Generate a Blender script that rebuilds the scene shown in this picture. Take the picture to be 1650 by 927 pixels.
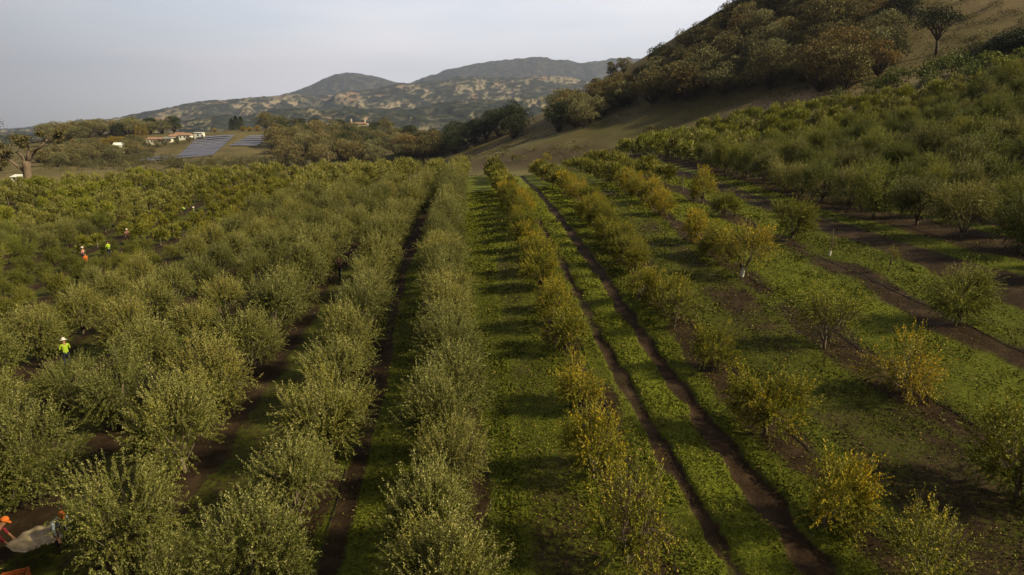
import bpy, math, random
import numpy as np
from mathutils import Vector, Matrix
R = math.radians
rng = np.random.default_rng(7)
random.seed(7)
S = bpy.context.scene
COL = S.collection
for o in list(bpy.data.objects): bpy.data.objects.remove(o, do_unlink=True)

# ------------------------------------------------------------------ camera, sky, sun, exposure
FOC = 1019.0
CAM = np.array([0.0, 0.0, 11.0])
PITCH = math.atan((463.5 - 214) / FOC); YAW = R(3.27)
FW = np.array([math.sin(YAW)*math.cos(PITCH), math.cos(YAW)*math.cos(PITCH), -math.sin(PITCH)])
RT = np.array([math.cos(YAW), -math.sin(YAW), 0.0]); UP = np.cross(RT, FW)
cd = bpy.data.cameras.new('camera'); cam = bpy.data.objects.new('camera', cd); COL.objects.link(cam)
cd.sensor_width = 36; cd.lens = 36*FOC/1650; cd.clip_start = 0.2; cd.clip_end = 40000
cam.matrix_world = Matrix(((RT[0], UP[0], -FW[0], CAM[0]), (RT[1], UP[1], -FW[1], CAM[1]), (RT[2], UP[2], -FW[2], CAM[2]), (0, 0, 0, 1)))
S.camera = cam
SUN_EL, SUN_AZ = R(35), R(112)
sdir = Vector((math.cos(SUN_EL)*math.sin(SUN_AZ), math.cos(SUN_EL)*math.cos(SUN_AZ), math.sin(SUN_EL)))
W = bpy.data.worlds.new('World'); S.world = W; W.use_nodes = True
nt = W.node_tree; nt.nodes.clear()
out = nt.nodes.new('ShaderNodeOutputWorld'); bg = nt.nodes.new('ShaderNodeBackground')
sky = nt.nodes.new('ShaderNodeTexSky'); sky.sky_type = 'NISHITA'; sky.sun_disc = False
sky.sun_elevation = SUN_EL; sky.sun_rotation = SUN_AZ; sky.air_density = 1.0; sky.dust_density = 1.0
tc = nt.nodes.new('ShaderNodeTexCoord'); mp = nt.nodes.new('ShaderNodeMapping'); mp.inputs['Scale'].default_value = (1.2, 1.2, 7.0)
nz = nt.nodes.new('ShaderNodeTexNoise'); nz.inputs['Scale'].default_value = 1.6; nz.inputs['Detail'].default_value = 4; nz.inputs['Roughness'].default_value = .45
mr = nt.nodes.new('ShaderNodeMapRange'); mr.inputs[1].default_value = .38; mr.inputs[2].default_value = .66; mr.inputs[3].default_value = .55; mr.inputs[4].default_value = .98
mx = nt.nodes.new('ShaderNodeMix'); mx.data_type = 'RGBA'; mx.inputs['B'].default_value = (7.6, 7.35, 7.45, 1)      # thin cloud veil
L = nt.links.new
L(tc.outputs['Generated'], mp.inputs[0]); L(mp.outputs[0], nz.inputs['Vector']); L(nz.outputs['Fac'], mr.inputs[0]); L(mr.outputs[0], mx.inputs['Factor'])
# the thin cloud is brightest to the north-east, low down; whole sky dimmed overhead and behind to cut ambient
vd = nt.nodes.new('ShaderNodeVectorMath'); vd.operation = 'DOT_PRODUCT'; vd.inputs[1].default_value = Vector((.28, 1, .30)).normalized(); L(tc.outputs['Generated'], vd.inputs[0])
vr = nt.nodes.new('ShaderNodeMapRange'); vr.interpolation_type = 'SMOOTHSTEP'; vr.inputs[1].default_value = .25; vr.inputs[2].default_value = 1.0; vr.inputs[3].default_value = .10; vr.inputs[4].default_value = 1.33; L(vd.outputs['Value'], vr.inputs[0])
vm = nt.nodes.new('ShaderNodeVectorMath'); vm.operation = 'SCALE'; L(mx.outputs['Result'], vm.inputs[0]); L(vr.outputs[0], vm.inputs['Scale'])
L(sky.outputs[0], mx.inputs['A']); L(vm.outputs[0], bg.inputs[0]); bg.inputs[1].default_value = 0.1; L(bg.outputs[0], out.inputs[0])
sl = bpy.data.lights.new('sun', 'SUN'); sl.energy = 5.0; sl.angle = R(3.0); sl.color = (1.0, .86, .53)
so = bpy.data.objects.new('sun', sl); so.rotation_euler = sdir.to_track_quat('Z', 'Y').to_euler(); so.location = (60, 0, 80); COL.objects.link(so)
S.view_settings.view_transform = 'Standard'; S.view_settings.look = 'None'; S.view_settings.gamma = 1; S.view_settings.use_curve_mapping = False
S.view_settings.exposure = 0.46
S.cycles.max_bounces = 5; S.cycles.diffuse_bounces = 2; S.cycles.transmission_bounces = 3; S.cycles.volume_bounces = 0; S.cycles.transparent_max_bounces = 6

# ------------------------------------------------------------------ helpers
def tag(o, label=None, cat=None, group=None, kind=None):
    if label: o['label'] = label
    if cat: o['category'] = cat
    if group: o['group'] = group
    if kind: o['kind'] = kind
    return o
def empty(name, loc, rz=0.0):
    o = bpy.data.objects.new(name, None); o.location = loc; o.rotation_euler = (0, 0, rz); o.empty_display_size = .3
    COL.objects.link(o); return o
def link(name, me, parent=None, loc=None, rot=None):
    o = bpy.data.objects.new(name, me); COL.objects.link(o)
    if parent is not None: o.parent = parent
    if loc is not None: o.location = loc
    if rot is not None: o.rotation_euler = rot
    return o
def np_mesh(name, V, Q, mats=(), fattr=None, vattr=None, midx=None, smooth=False):
    """mesh from an (n,3) vertex array and an (m,3|4) face array"""
    V = np.asarray(V, np.float32); Q = np.asarray(Q, np.int32); k = Q.shape[1]
    me = bpy.data.meshes.new(name)
    me.vertices.add(len(V)); me.vertices.foreach_set('co', V.ravel())
    me.loops.add(Q.size); me.loops.foreach_set('vertex_index', Q.ravel())
    me.polygons.add(len(Q)); me.polygons.foreach_set('loop_start', np.arange(0, Q.size, k, dtype=np.int32))
    me.polygons.foreach_set('loop_total', np.full(len(Q), k, np.int32))
    if midx is not None: me.polygons.foreach_set('material_index', np.asarray(midx, np.int32))
    me.polygons.foreach_set('use_smooth', np.full(len(Q), smooth))
    for m in mats: me.materials.append(m)
    for nm, a in (fattr or {}).items(): me.attributes.new(nm, 'FLOAT', 'FACE').data.foreach_set('value', np.asarray(a, np.float32))
    for nm, a in (vattr or {}).items(): me.attributes.new(nm, 'FLOAT', 'POINT').data.foreach_set('value', np.asarray(a, np.float32))
    me.update(calc_edges=True)
    return me
class MB:
    """collects boxes, tubes, discs as quads"""
    def __init__(s): s.V = []; s.Q = []; s.M = []; s.n = 0
    def add(s, V, Q, m=0):
        V = np.asarray(V, float); s.V.append(V); s.Q += [tuple(int(i)+s.n for i in q) for q in Q]; s.M += [m]*len(Q); s.n += len(V)
    def box(s, c, d, rz=0.0, rx=0.0, m=0, taper=1.0):
        x, y, z = np.array(d)/2; P = np.array([[-x,-y,-z],[x,-y,-z],[x,y,-z],[-x,y,-z],[-x*taper,-y*taper,z],[x*taper,-y*taper,z],[x*taper,y*taper,z],[-x*taper,y*taper,z]])
        a, b = math.cos(rx), math.sin(rx); P = P @ np.array([[1,0,0],[0,a,-b],[0,b,a]]).T
        a, b = math.cos(rz), math.sin(rz); P = P @ np.array([[a,-b,0],[b,a,0],[0,0,1]]).T + np.array(c)
        s.add(P, [(0,3,2,1),(4,5,6,7),(0,1,5,4),(1,2,6,5),(2,3,7,6),(3,0,4,7)], m)
    def tube(s, pts, rad, n=6, m=0, cap=True):
        pts = np.asarray(pts, float); k = len(pts); rad = np.broadcast_to(rad, (k,)) if np.ndim(rad) == 0 else np.asarray(rad)
        T = np.gradient(pts, axis=0); T /= np.linalg.norm(T, axis=1)[:, None]+1e-9
        ref = np.array([0, 0, 1.]) if abs(T[0][2]) < .9 else np.array([1., 0, 0])
        A = np.cross(T, ref); A /= np.linalg.norm(A, axis=1)[:, None]+1e-9; B = np.cross(T, A)
        th = np.arange(n)*2*math.pi/n
        V = (pts[:, None]+rad[:, None, None]*(np.cos(th)[None, :, None]*A[:, None]+np.sin(th)[None, :, None]*B[:, None])).reshape(-1, 3)
        Q = [(i*n+j, i*n+(j+1) % n, (i+1)*n+(j+1) % n, (i+1)*n+j) for i in range(k-1) for j in range(n)]
        if cap:
            V = np.vstack([V, pts[:1], pts[-1:]]); c0 = k*n; c1 = c0+1
            Q += [(c0, (j+1) % n, j, j) for j in range(n)] + [(c1, (k-1)*n+j, (k-1)*n+(j+1) % n, (k-1)*n+(j+1) % n) for j in range(n)]
        s.add(V, Q, m)
    def mesh(s, name, mats, smooth=False):
        V = np.vstack(s.V); me = bpy.data.meshes.new(name)
        F = [tuple(q) if q[2] != q[3] else tuple(q[:3]) for q in s.Q]
        me.from_pydata(V.tolist(), [], F)
        for m in mats: me.materials.append(m)
        me.polygons.foreach_set('material_index', np.array(s.M, np.int32)); me.polygons.foreach_set('use_smooth', np.full(len(F), smooth))
        me.update(); return me
    def build(s, name, mats, parent=None, smooth=False, loc=None, rot=None): return link(name, s.mesh(name, mats, smooth), parent, loc, rot)

def hash2(ix, iy, seed):
    h = (ix.astype(np.int64)*374761393 + iy.astype(np.int64)*668265263 + seed*982451653) & 0xffffffff
    h = ((h ^ (h >> 13))*1274126177) & 0xffffffff
    return ((h ^ (h >> 16)) & 0xffff)/65535.0
def vnoise(x, y, seed=0):
    ix = np.floor(x); iy = np.floor(y); fx = x-ix; fy = y-iy; ix = ix.astype(np.int64); iy = iy.astype(np.int64)
    fx = fx*fx*(3-2*fx); fy = fy*fy*(3-2*fy)
    return (hash2(ix, iy, seed)*(1-fx)+hash2(ix+1, iy, seed)*fx)*(1-fy)+(hash2(ix, iy+1, seed)*(1-fx)+hash2(ix+1, iy+1, seed)*fx)*fy
def fbm(x, y, seed=0, o=4, g=.5):
    a = 1.0; t = 0; s = 0
    for k in range(o): t = t + a*vnoise(x*2**k, y*2**k, seed+k*17); s += a; a *= g
    return t/s
def sstep(a, b, x): t = np.clip((x-a)/(b-a), 0, 1); return t*t*(3-2*t)

# ------------------------------------------------------------------ terrain heights
def ray(px, py): return FW+RT*((px-825)/FOC)+UP*((463.5-py)/FOC)
def proj(P):
    d = np.asarray(P, float)-CAM; f = d@FW
    return 825+FOC*(d@RT)/f, 463.5-FOC*(d@UP)/f, f
cp = []
for x, y, z in [(-20,0,-3.0),(0,0,0),(20,0,2.6),(-20,20,-1.6),(0,20,1.1),(20,20,3.6),(-20,40,-.6),(0,40,2.4),(-8,60,2.4),(-60,-30,-8),(0,-30,-1.5),(60,-30,9),(-60,0,-7.5),
                (45,10,7.5),(70,20,13),(110,20,27),(-60,50,-3.4),(-120,0,-12),(-150,80,-8),(-38,60,-1.8),(-38,87,-.4),(7,57,4.7),(7,84,4.6),(7,119,3.1),(0,100,4.3),(-12,100,4.0),
                (26.7,37,5.2),(28.5,45,5.3),(41,50,7.2),(-70,100,-2.2),(17,60,5.1),(20,90,5.2),(16,122,3.9),(30,70,6.4),(60,400,14),(160,330,50),(250,200,90),(230,60,75),(200,-40,60),(140,90,36),
                (-60,210,-8),(-20,225,-4.5),(-110,210,-9),(-180,220,-12),(-300,150,-22),(-300,300,-12),(0,420,0),(-200,550,0),(0,600,0),(200,600,20),(-350,550,-10)]: cp.append((x, y, z))
for px, py, y in [(1500,170,92),(1640,128,86),(1300,187,110),(1100,227,130),(1000,252,140),(900,266,150),(1250,150,160),(1030,104,255),(1100,64,250),(1200,2,240),(1400,-90,230),(1650,50,140),(1550,-10,172),
                  (1030,222,172),(880,227,200),(760,257,195),(720,267,200),(930,207,210),(1000,168,235),(960,140,262),(900,178,282),(830,200,300),(700,237,330),(50,302,140),(230,292,140),(400,281,140),(600,286,130),(700,284,112),
                  (220,266,330),(440,226,400),(350,217,425),(300,256,345),(230,240,400),(130,257,350),(60,274,300),(480,272,300),(530,292,280),(600,284,295),(620,222,500),(560,207,520),(700,245,400),(250,215,520),(120,225,520)]:
    r = ray(px, py); r = r/r[1]*y; cp.append((r[0], r[1], 11+r[2]))
cp = np.array(cp); CX = cp[:, :2]/100.0
def tpsk(d2): return np.where(d2 > 0, d2*np.log(d2+1e-12), 0)
def tps_fit():
    n = len(cp); d2 = ((CX[:, None]-CX[None])**2).sum(-1); K = tpsk(d2)+np.eye(n)*2e-4
    Pm = np.hstack([np.ones((n, 1)), CX]); A = np.block([[K, Pm], [Pm.T, np.zeros((3, 3))]])
    return np.linalg.solve(A, np.concatenate([cp[:, 2], np.zeros(3)]))
TW = tps_fit()
def base_z(x, y):
    x = np.atleast_1d(np.asarray(x, float)); y = np.atleast_1d(np.asarray(y, float)); sh = x.shape; x = x.ravel(); y = y.ravel()
    o = np.empty(len(x))
    for i in range(0, len(x), 60000):
        X = x[i:i+60000]/100; Y = y[i:i+60000]/100
        Xc = np.clip(X, -5, 4.5); Yc = np.clip(Y, -2.5, 7)
        d2 = (Xc[:, None]-CX[None, :, 0])**2+(Yc[:, None]-CX[None, :, 1])**2
        o[i:i+60000] = tpsk(d2)@TW[:-3]+TW[-3]+TW[-2]*Xc+TW[-1]*Yc
    r = np.hypot(x, y); t = sstep(520, 900, r)
    o = np.clip(o, -30, 140)*(1-t)+(-38)*t
    return o.reshape(sh)
# rows of the orchard (world x of each row) -----------------------------------
ROW_L = [-1.0]+[-5.2-4.6*k for k in range(24)]            # 0: hedge-like row beside the lane, then to the left
ROW_R = [3.9, 9.0, 14.0, 18.8, 27.6]+[32.3+4.7*k for k in range(11)]
def rowx(X, y):
    y = np.asarray(y, float)
    if X < 1: return X-1.1*sstep(14, 46, y)-(.35*sstep(14, 40, y) if X > -2 else 0)
    if X < 5: return X-1.2*np.clip((y-25)/75, 0, 1)
    if X < 11: return X+1.0*np.clip((y-32)/45, 0, 1)
    return X+.055*(np.clip(y, 34, 95)-34)
def wander(y): return .35*np.sin(y/17.0+1.0)+.12*np.sin(y/5.3)
def trackL(y): return 5.35+.95*wander(y)
def trackR(y): return 7.15+.95*wander(y+.8)
BX = [-130,-98,-73,-50,-21,-7,0,7,12,20,32,43,58,70,78,90]; BY = [140,139,139,138,130,118,112,112,118,136,138,128,109,90,84,70]
def ymax(x): return np.interp(x, BX, BY)
def masks(x, y):
    n1 = fbm(x/2.2, y/3.5, 3); n2 = fbm(x/.8, y/1.1, 11); n3 = fbm(x/9, y/14, 23)
    inn = sstep(3, -4, y-ymax(x))*sstep(-140, -125, x)
    soil = np.zeros_like(x)
    for X in ROW_L+ROW_R:
        w = .95 if X < 3 else (.55 if X < 25 else 1.7)
        soil = np.maximum(soil, sstep(w+.55, w-.5, np.abs(x-rowx(X, y)-.15)+(n1-.5)*1.9))
    soil *= .72+.25*fbm(x/1.5, y/4, 91)
    rutL = sstep(.34, .12, np.abs(x-trackL(y))+(n2-.5)*.5); rutR = sstep(.46, .18, np.abs(x-trackR(y))+(n2-.5)*.55)
    fade = sstep(118, 104, y); rutL = rutL*fade*(.6+.4*sstep(.35,.5,n1)); rutR = rutR*fade
    soil = np.maximum(soil, np.maximum(rutL, rutR))
    soil = np.maximum(soil, sstep(.55, .2, np.abs(x-rowx(-3.9, y))+(n1-.5)*.5)*.95)                # worn strip in the lane left of the hedge row
    soil = np.maximum(soil, .8*sstep(1.5, .9, np.abs(x-rowx(23.4, y))+(n1-.5)*1.0))               # bare service lane on the right
    lane = sstep(9.9, 10.7, x)*sstep(13.9, 12.9, x-.03*np.clip(y-34, 0, 60))                                       # dark clover lane
    soil = np.maximum(soil, lane*(.46+.4*(n1-.5)*2))
    lane = sstep(.9, 1.5, x)*sstep(3.4, 2.8, x)*sstep(70, 45, y)
    soil = np.maximum(soil, lane*(.36+.5*(n1-.5)*2))
    soil = np.where(x < -5, np.maximum(soil, .45+.6*(n1-.5)), soil)
    lush = .35+.5*(n3-.3)+.55*sstep(.4, 1.6, x-5.2)*sstep(1.9, 1.2, x-5.2)+.5*sstep(34, 60, y)*sstep(-1.6, -.5, x)*sstep(30, 24, x)+.3*sstep(14.5, 15.4, x)*sstep(18.6, 17.4, x)+.2*(n2-.5)
    lush = np.where(x > 9.5, lush*.8-.15*sstep(.5, .62, fbm(x/3.1, y/5.5, 131)), lush); soil = np.where(x > 9.5, soil+.24*sstep(.5, .64, fbm(x/1.7, y/4.2, 137)), soil)
    lush = np.where(x < 1, lush*.75, lush)
    dry = (1-inn)
    soil = soil*inn
    bz = np.exp(-(((x-12-.12*(y-170))/34)**2+((y-172)/34)**2)*1.1)*(1-inn)*sstep(.32, .5, n3+.15); soil = np.maximum(soil, bz); dry = dry*(1-.75*bz)
    return np.clip(soil, 0, 1), np.clip(lush, 0, 1), np.clip(dry, 0, 1), rutL*inn, rutR*inn
def full_z(x, y, m=None):
    z = base_z(x, y)
    if m is None: m = masks(x, y)
    nr = sstep(160, 60, np.hypot(x, y))
    z = z+(fbm(x/6, y/6, 31)-.5)*.25*nr+(fbm(x/.7, y/.7, 37, 3)-.5)*.09*nr-.13*m[3]-.16*m[4]
    far = sstep(140, 260, np.hypot(x, y)); return z+far*((fbm(x/28, y/28, 41)-.5)*2.2+(fbm(x/6, y/6, 43)-.5)*.8)
def at(px, py, far=900.):
    r = ray(px, py); r = r/math.hypot(r[0], r[1]); t = 5*1.004**np.arange(1400); t = t[t < far]
    P = CAM+r[None]*t[:, None]; h = P[:, 2]-base_z(P[:, 0], P[:, 1]); k = np.argmax(h < 0)
    if h[k] >= 0: return None
    a = h[k-1]/(h[k-1]-h[k]); q = P[k-1]*(1-a)+P[k]*a
    return np.array([q[0], q[1], float(full_z(np.array([q[0]]), np.array([q[1]]))[0])])
def gz(x, y): return float(full_z(np.array([float(x)]), np.array([float(y)]))[0])

# ------------------------------------------------------------------ materials
def newmat(name):
    m = bpy.data.materials.new(name); m.use_nodes = True; t = m.node_tree; t.nodes.clear()
    o = t.nodes.new('ShaderNodeOutputMaterial'); return m, t, o
def N(t, ty, **kw):
    n = t.nodes.new(ty)
    for k, v in kw.items():
        if k in n.inputs.keys(): n.inputs[k].default_value = v
        else: setattr(n, k, v)
    return n
def mixc(t, fac, a, b, blend='MIX'):
    n = t.nodes.new('ShaderNodeMix'); n.data_type = 'RGBA'; n.blend_type = blend
    for s, v in (('Factor', fac), ('A', a), ('B', b)):
        if hasattr(v, 'links') or hasattr(v, 'is_linked'): t.links.new(v, n.inputs[s])
        else: n.inputs[s].default_value = v if s == 'Factor' else (*v, 1)
    return n.outputs['Result']
def noise(t, scale, detail=3, rough=.55, coord='Object', sc=None):
    c = t.nodes.new('ShaderNodeTexCoord'); n = N(t, 'ShaderNodeTexNoise'); n.inputs['Scale'].default_value = scale; n.inputs['Detail'].default_value = detail; n.inputs['Roughness'].default_value = rough
    src = c.outputs[coord]
    if sc: mpn = t.nodes.new('ShaderNodeMapping'); mpn.inputs['Scale'].default_value = sc; t.links.new(src, mpn.inputs[0]); src = mpn.outputs[0]
    t.links.new(src, n.inputs['Vector']); return n.outputs['Fac']
def rng_(t, v, a, b, c=0., d=1.):
    n = t.nodes.new('ShaderNodeMapRange'); t.links.new(v, n.inputs[0])
    for i, q in enumerate((a, b, c, d)): n.inputs[i+1].default_value = q
    return n.outputs[0]
def math_(t, op, a, b=None):
    n = t.nodes.new('ShaderNodeMath'); n.operation = op
    for i, v in enumerate((a, b)):
        if v is None: continue
        if isinstance(v, (int, float)): n.inputs[i].default_value = v
        else: t.links.new(v, n.inputs[i])
    return n.outputs[0]
def attr(t, nm): n = t.nodes.new('ShaderNodeAttribute'); n.attribute_name = nm; return n.outputs['Fac']
def pbr(t, o, col, rough=.8, bump=None, dist=.02, strength=.6, spec=.3, metallic=0):
    p = t.nodes.new('ShaderNodeBsdfPrincipled'); p.inputs['Roughness'].default_value = rough; p.inputs['Specular IOR Level'].default_value = spec; p.inputs['Metallic'].default_value = metallic
    if isinstance(col, tuple): p.inputs['Base Color'].default_value = (*col, 1)
    else: t.links.new(col, p.inputs['Base Color'])
    if bump is not None:
        b = t.nodes.new('ShaderNodeBump'); b.inputs['Distance'].default_value = dist; b.inputs['Strength'].default_value = strength; t.links.new(bump, b.inputs['Height']); t.links.new(b.outputs[0], p.inputs['Normal'])
    t.links.new(p.outputs[0], o.inputs['Surface']); return p
def simple(name, col, rough=.7, var=.25, scale=8, spec=.3, metallic=0):
    m, t, o = newmat(name); n = noise(t, scale, 4)
    c = mixc(t, rng_(t, n, .3, .7), tuple(v*(1-var) for v in col), tuple(min(1, v*(1+var)) for v in col)); pbr(t, o, c, rough, n, .01, .3, spec, metallic); return m
def leafmat(name, lo, mid, hi, under=None, trans=.25, rough=.55, yellow=None, objvar=.28, ycol=(.42,.27,.02)):
    m, t, o = newmat(name); tn = attr(t, 'tint')
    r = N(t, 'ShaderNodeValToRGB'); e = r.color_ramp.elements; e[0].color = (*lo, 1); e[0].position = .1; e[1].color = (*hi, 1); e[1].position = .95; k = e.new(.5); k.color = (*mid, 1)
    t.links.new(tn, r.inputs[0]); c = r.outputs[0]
    oi = t.nodes.new('ShaderNodeObjectInfo')
    if yellow:
        n = noise(t, .9, 2, .5); y = math_(t, 'ADD', n, math_(t, 'MULTIPLY', math_(t, 'SUBTRACT', tn, .5), .35)); y = math_(t, 'ADD', y, math_(t, 'MULTIPLY', math_(t, 'SUBTRACT', oi.outputs['Random'], .5), .25))
        c = mixc(t, rng_(t, y, yellow[0], yellow[1]), c, ycol)
    if under:
        g = t.nodes.new('ShaderNodeNewGeometry'); c = mixc(t, g.outputs['Backfacing'], c, under)
    hs = t.nodes.new('ShaderNodeHueSaturation'); t.links.new(c, hs.inputs['Color'])
    t.links.new(rng_(t, oi.outputs['Random'], 0, 1, 1-objvar, 1+objvar), hs.inputs['Value'])
    t.links.new(rng_(t, oi.outputs['Random'], 0, 1, .51, .49), hs.inputs['Hue']); c = hs.outputs[0]
    p = t.nodes.new('ShaderNodeBsdfPrincipled'); p.inputs['Roughness'].default_value = rough; p.inputs['Specular IOR Level'].default_value = .2
    t.links.new(c, p.inputs['Base Color']); tr = t.nodes.new('ShaderNodeBsdfTranslucent'); t.links.new(c, tr.inputs[0])
    ms = t.nodes.new('ShaderNodeMixShader'); ms.inputs[0].default_value = trans; t.links.new(p.outputs[0], ms.inputs[1]); t.links.new(tr.outputs[0], ms.inputs[2]); t.links.new(ms.outputs[0], o.inputs['Surface'])
    return m
M = {}
M['silver'] = leafmat('silver_olive_leaf', (.045,.055,.003), (.155,.165,.016), (.54,.49,.20), (.195,.19,.06), .12, .55, (.60,.85), ycol=(.26,.22,.015))
M['green'] = leafmat('green_olive_leaf', (.050,.062,.003), (.165,.190,.012), (.34,.34,.06), (.17,.18,.035), .15, .5, (.58,.85), ycol=(.28,.25,.02))
M['yellow'] = leafmat('yellowing_olive_leaf', (.07,.080,.004), (.20,.20,.012), (.36,.33,.04), (.20,.19,.025), .18, .55, (.42,.70), ycol=(.55,.38,.012))
M['lime'] = leafmat('lime_olive_leaf', (.06,.070,.005), (.15,.158,.014), (.28,.26,.045), (.16,.16,.03), .15, .55, (.60,.95), ycol=(.30,.24,.02))
M['oak_brown'] = leafmat('olive_brown_oak_leaf', (.05,.044,.014), (.16,.135,.048), (.28,.24,.105), None, .15, .7)
M['oak_grey'] = leafmat('lichen_grey_oak_leaf', (.06,.058,.024), (.165,.155,.065), (.28,.27,.13), None, .15, .7)
M['oak_rust'] = leafmat('rusty_oak_leaf', (.07,.050,.016), (.165,.118,.038), (.26,.19,.07), None, .15, .7)
M['oak_dark'] = leafmat('evergreen_oak_leaf', (.012,.018,.005), (.03,.04,.011), (.07,.08,.024), None, .1, .6)
M['bush_green'] = leafmat('bright_bush_leaf', (.05,.07,.012), (.10,.13,.02), (.18,.19,.035), None, .2, .6)
M['drygrass'] = leafmat('dry_grass', (.06,.047,.022), (.12,.098,.045), (.20,.16,.08), None, .1, .8)
M['gold'] = leafmat('golden_leaf', (.20,.14,.02), (.32,.22,.03), (.42,.28,.04), None, .2, .6)
def barkmat(name, a, b):
    m, t, o = newmat(name); n = noise(t, 9, 5, .65, sc=(1, 1, .35)); pbr(t, o, mixc(t, rng_(t, n, .3, .7), a, b), .9, n, .03, .8, .2); return m
M['bark'] = barkmat('olive_bark', (.10,.08,.06), (.24,.19,.14)); M['oakbark'] = barkmat('oak_bark', (.05,.04,.03), (.13,.10,.075)); M['palebark'] = barkmat('pale_bark', (.25,.21,.17), (.45,.38,.31))
M['oldbark'] = barkmat('old_oak_bark', (.12,.085,.06), (.27,.20,.145))
def ground_mat():
    m, t, o = newmat('orchard_ground')
    so_, lu, dr, tn_ = attr(t, 'soil'), attr(t, 'lush'), attr(t, 'dry'), attr(t, 'tan_patch')
    n1 = noise(t, 7, 5, .7); n2 = noise(t, 1.1, 4, .6); n3 = noise(t, .06, 5, .6); n4 = noise(t, 26, 3, .6)
    g1 = mixc(t, rng_(t, n1, .32, .68), (.020,.026,.004), (.075,.082,.011))
    g2 = mixc(t, rng_(t, n1, .3, .7), (.066,.080,.005), (.180,.205,.020))
    gr = mixc(t, math_(t, 'MULTIPLY', lu, 1.25), g1, g2)
    gr = mixc(t, math_(t, 'MULTIPLY', rng_(t, n2, .5, .72), .5), gr, (.075,.062,.02))
    s = mixc(t, rng_(t, n4, .3, .7), (.014,.008,.004), (.046,.028,.015))
    s = mixc(t, rng_(t, n2, .45, .7), s, (.062,.039,.023))
    sf = rng_(t, math_(t, 'ADD', so_, math_(t, 'MULTIPLY', math_(t, 'SUBTRACT', n1, .5), 1.7)), .34, .66)
    c = mixc(t, sf, gr, s)
    d = mixc(t, rng_(t, n3, .42, .58), (.075,.072,.020), (.165,.135,.058)); d = mixc(t, rng_(t, n2, .35, .7), d, (.062,.052,.022)); d = mixc(t, math_(t, 'MULTIPLY', rng_(t, n1, .4, .6), .55), d, (.17,.13,.065))
    d = mixc(t, rng_(t, math_(t, 'ADD', tn_, math_(t, 'SUBTRACT', n2, .5)), .3, .75), d, (.27,.19,.115))
    c = mixc(t, dr, c, d)
    pbr(t, o, c, .95, n1, .06, .8, .1); return m
M['ground'] = ground_mat()

# ------------------------------------------------------------------ ground sheet
def polar(r0, r1, ratio, fine, coarse=3.0, lo=-56, hi=58):
    a = np.concatenate([np.arange(lo, hi, fine), np.arange(hi, 360+lo, coarse)]); a = np.radians(a)
    n = int(math.log(r1/r0)/math.log(1+ratio))+1; r = r0*(r1/r0)**(np.arange(n+1)/n)
    X = r[:, None]*np.sin(a)[None]; Y = r[:, None]*np.cos(a)[None]; na = len(a)
    i, j = np.meshgrid(np.arange(n), np.arange(na), indexing='ij'); j2 = (j+1) % na
    Q = np.stack([i*na+j, (i+1)*na+j, (i+1)*na+j2, i*na+j2], -1).reshape(-1, 4)
    return r, a, X, Y, Q
r, a, X, Y, Q = polar(2.5, 1000, .0085, .16)
x = X.ravel(); y = Y.ravel(); mk = masks(x, y); z = full_z(x, y, mk)
# close the hole under the camera
V = np.stack([x, y, z], 1); c0 = len(V); V = np.vstack([V, [[0, 0, gz(0, 0)]]]); na = len(a)
Q = np.vstack([Q, np.array([[c0, j, (j+1) % na, (j+1) % na] for j in range(na)])])
A3 = [np.append(k, k[0]) for k in mk[:3]]
Qt = Q
me = bpy.data.meshes.new('ground')
q4 = Q[:-na]; q3 = Q[-na:, :3]
me.vertices.add(len(V)); me.vertices.foreach_set('co', V.astype(np.float32).ravel())
lv = np.concatenate([q4.ravel(), q3.ravel()]).astype(np.int32); me.loops.add(len(lv)); me.loops.foreach_set('vertex_index', lv)
ls = np.concatenate([np.arange(0, q4.size, 4), q4.size+np.arange(0, q3.size, 3)]).astype(np.int32); lt = np.concatenate([np.full(len(q4), 4), np.full(len(q3), 3)]).astype(np.int32)
me.polygons.add(len(ls)); me.polygons.foreach_set('loop_start', ls); me.polygons.foreach_set('loop_total', lt); me.polygons.foreach_set('use_smooth', np.full(len(ls), True))
for nm, v in zip(('soil', 'lush', 'dry'), A3): me.attributes.new(nm, 'FLOAT', 'POINT').data.foreach_set('value', v.astype(np.float32))
tb = np.append(np.exp(-((x-60)/24)**2-((y-142)/20)**2)+.5*np.exp(-((x-135)/22)**2-((y-160)/40)**2), 0); me.attributes.new('tan_patch', 'FLOAT', 'POINT').data.foreach_set('value', tb.astype(np.float32))  # two paler tan patches on the hillside
me.materials.append(M['ground']); me.update(calc_edges=True)
tag(link('ground', me), kind='structure')

# ------------------------------------------------------------------ far hills
PA = [(-700,212),(0,212),(60,208),(130,201),(150,199),(200,200),(330,190),(480,153),(510,140),(535,129),(565,123),(600,126),(640,138),(665,142),(680,134),(720,118),(780,108),(830,101),(870,97),(905,101),(930,106),(960,103),(990,98),(1030,100),(1100,98),(1300,110),(2400,140)]
PB = [(-700,220),(0,214),(100,206),(200,193),(240,184),(330,169),(380,166),(430,160),(480,154),(520,152),(560,150),(600,145),(640,139),(670,137),(700,133),(740,126),(800,128),(870,126),(900,125),(960,133),(1030,135),(1300,140),(2400,160)]
PC = [(-700,226),(0,224),(150,219),(240,210),(300,200),(400,188),(500,184),(600,180),(700,174),(800,168),(860,164),(900,168),(1300,172),(2400,190)]
r, a, X, Y, Q = polar(930, 13000, .0052, .1, lo=-50, hi=52)
th = np.where(a > math.pi, a-2*math.pi, a)
front = np.abs(th) < R(62)
dd = np.stack([np.sin(th), np.cos(th), 0*th], 1); den = dd@FW; pxs = 825+FOC*(dd@RT)/np.maximum(den, .1); pxs = np.where(front, pxs, np.where(th > 0, 2400, -700))
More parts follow.
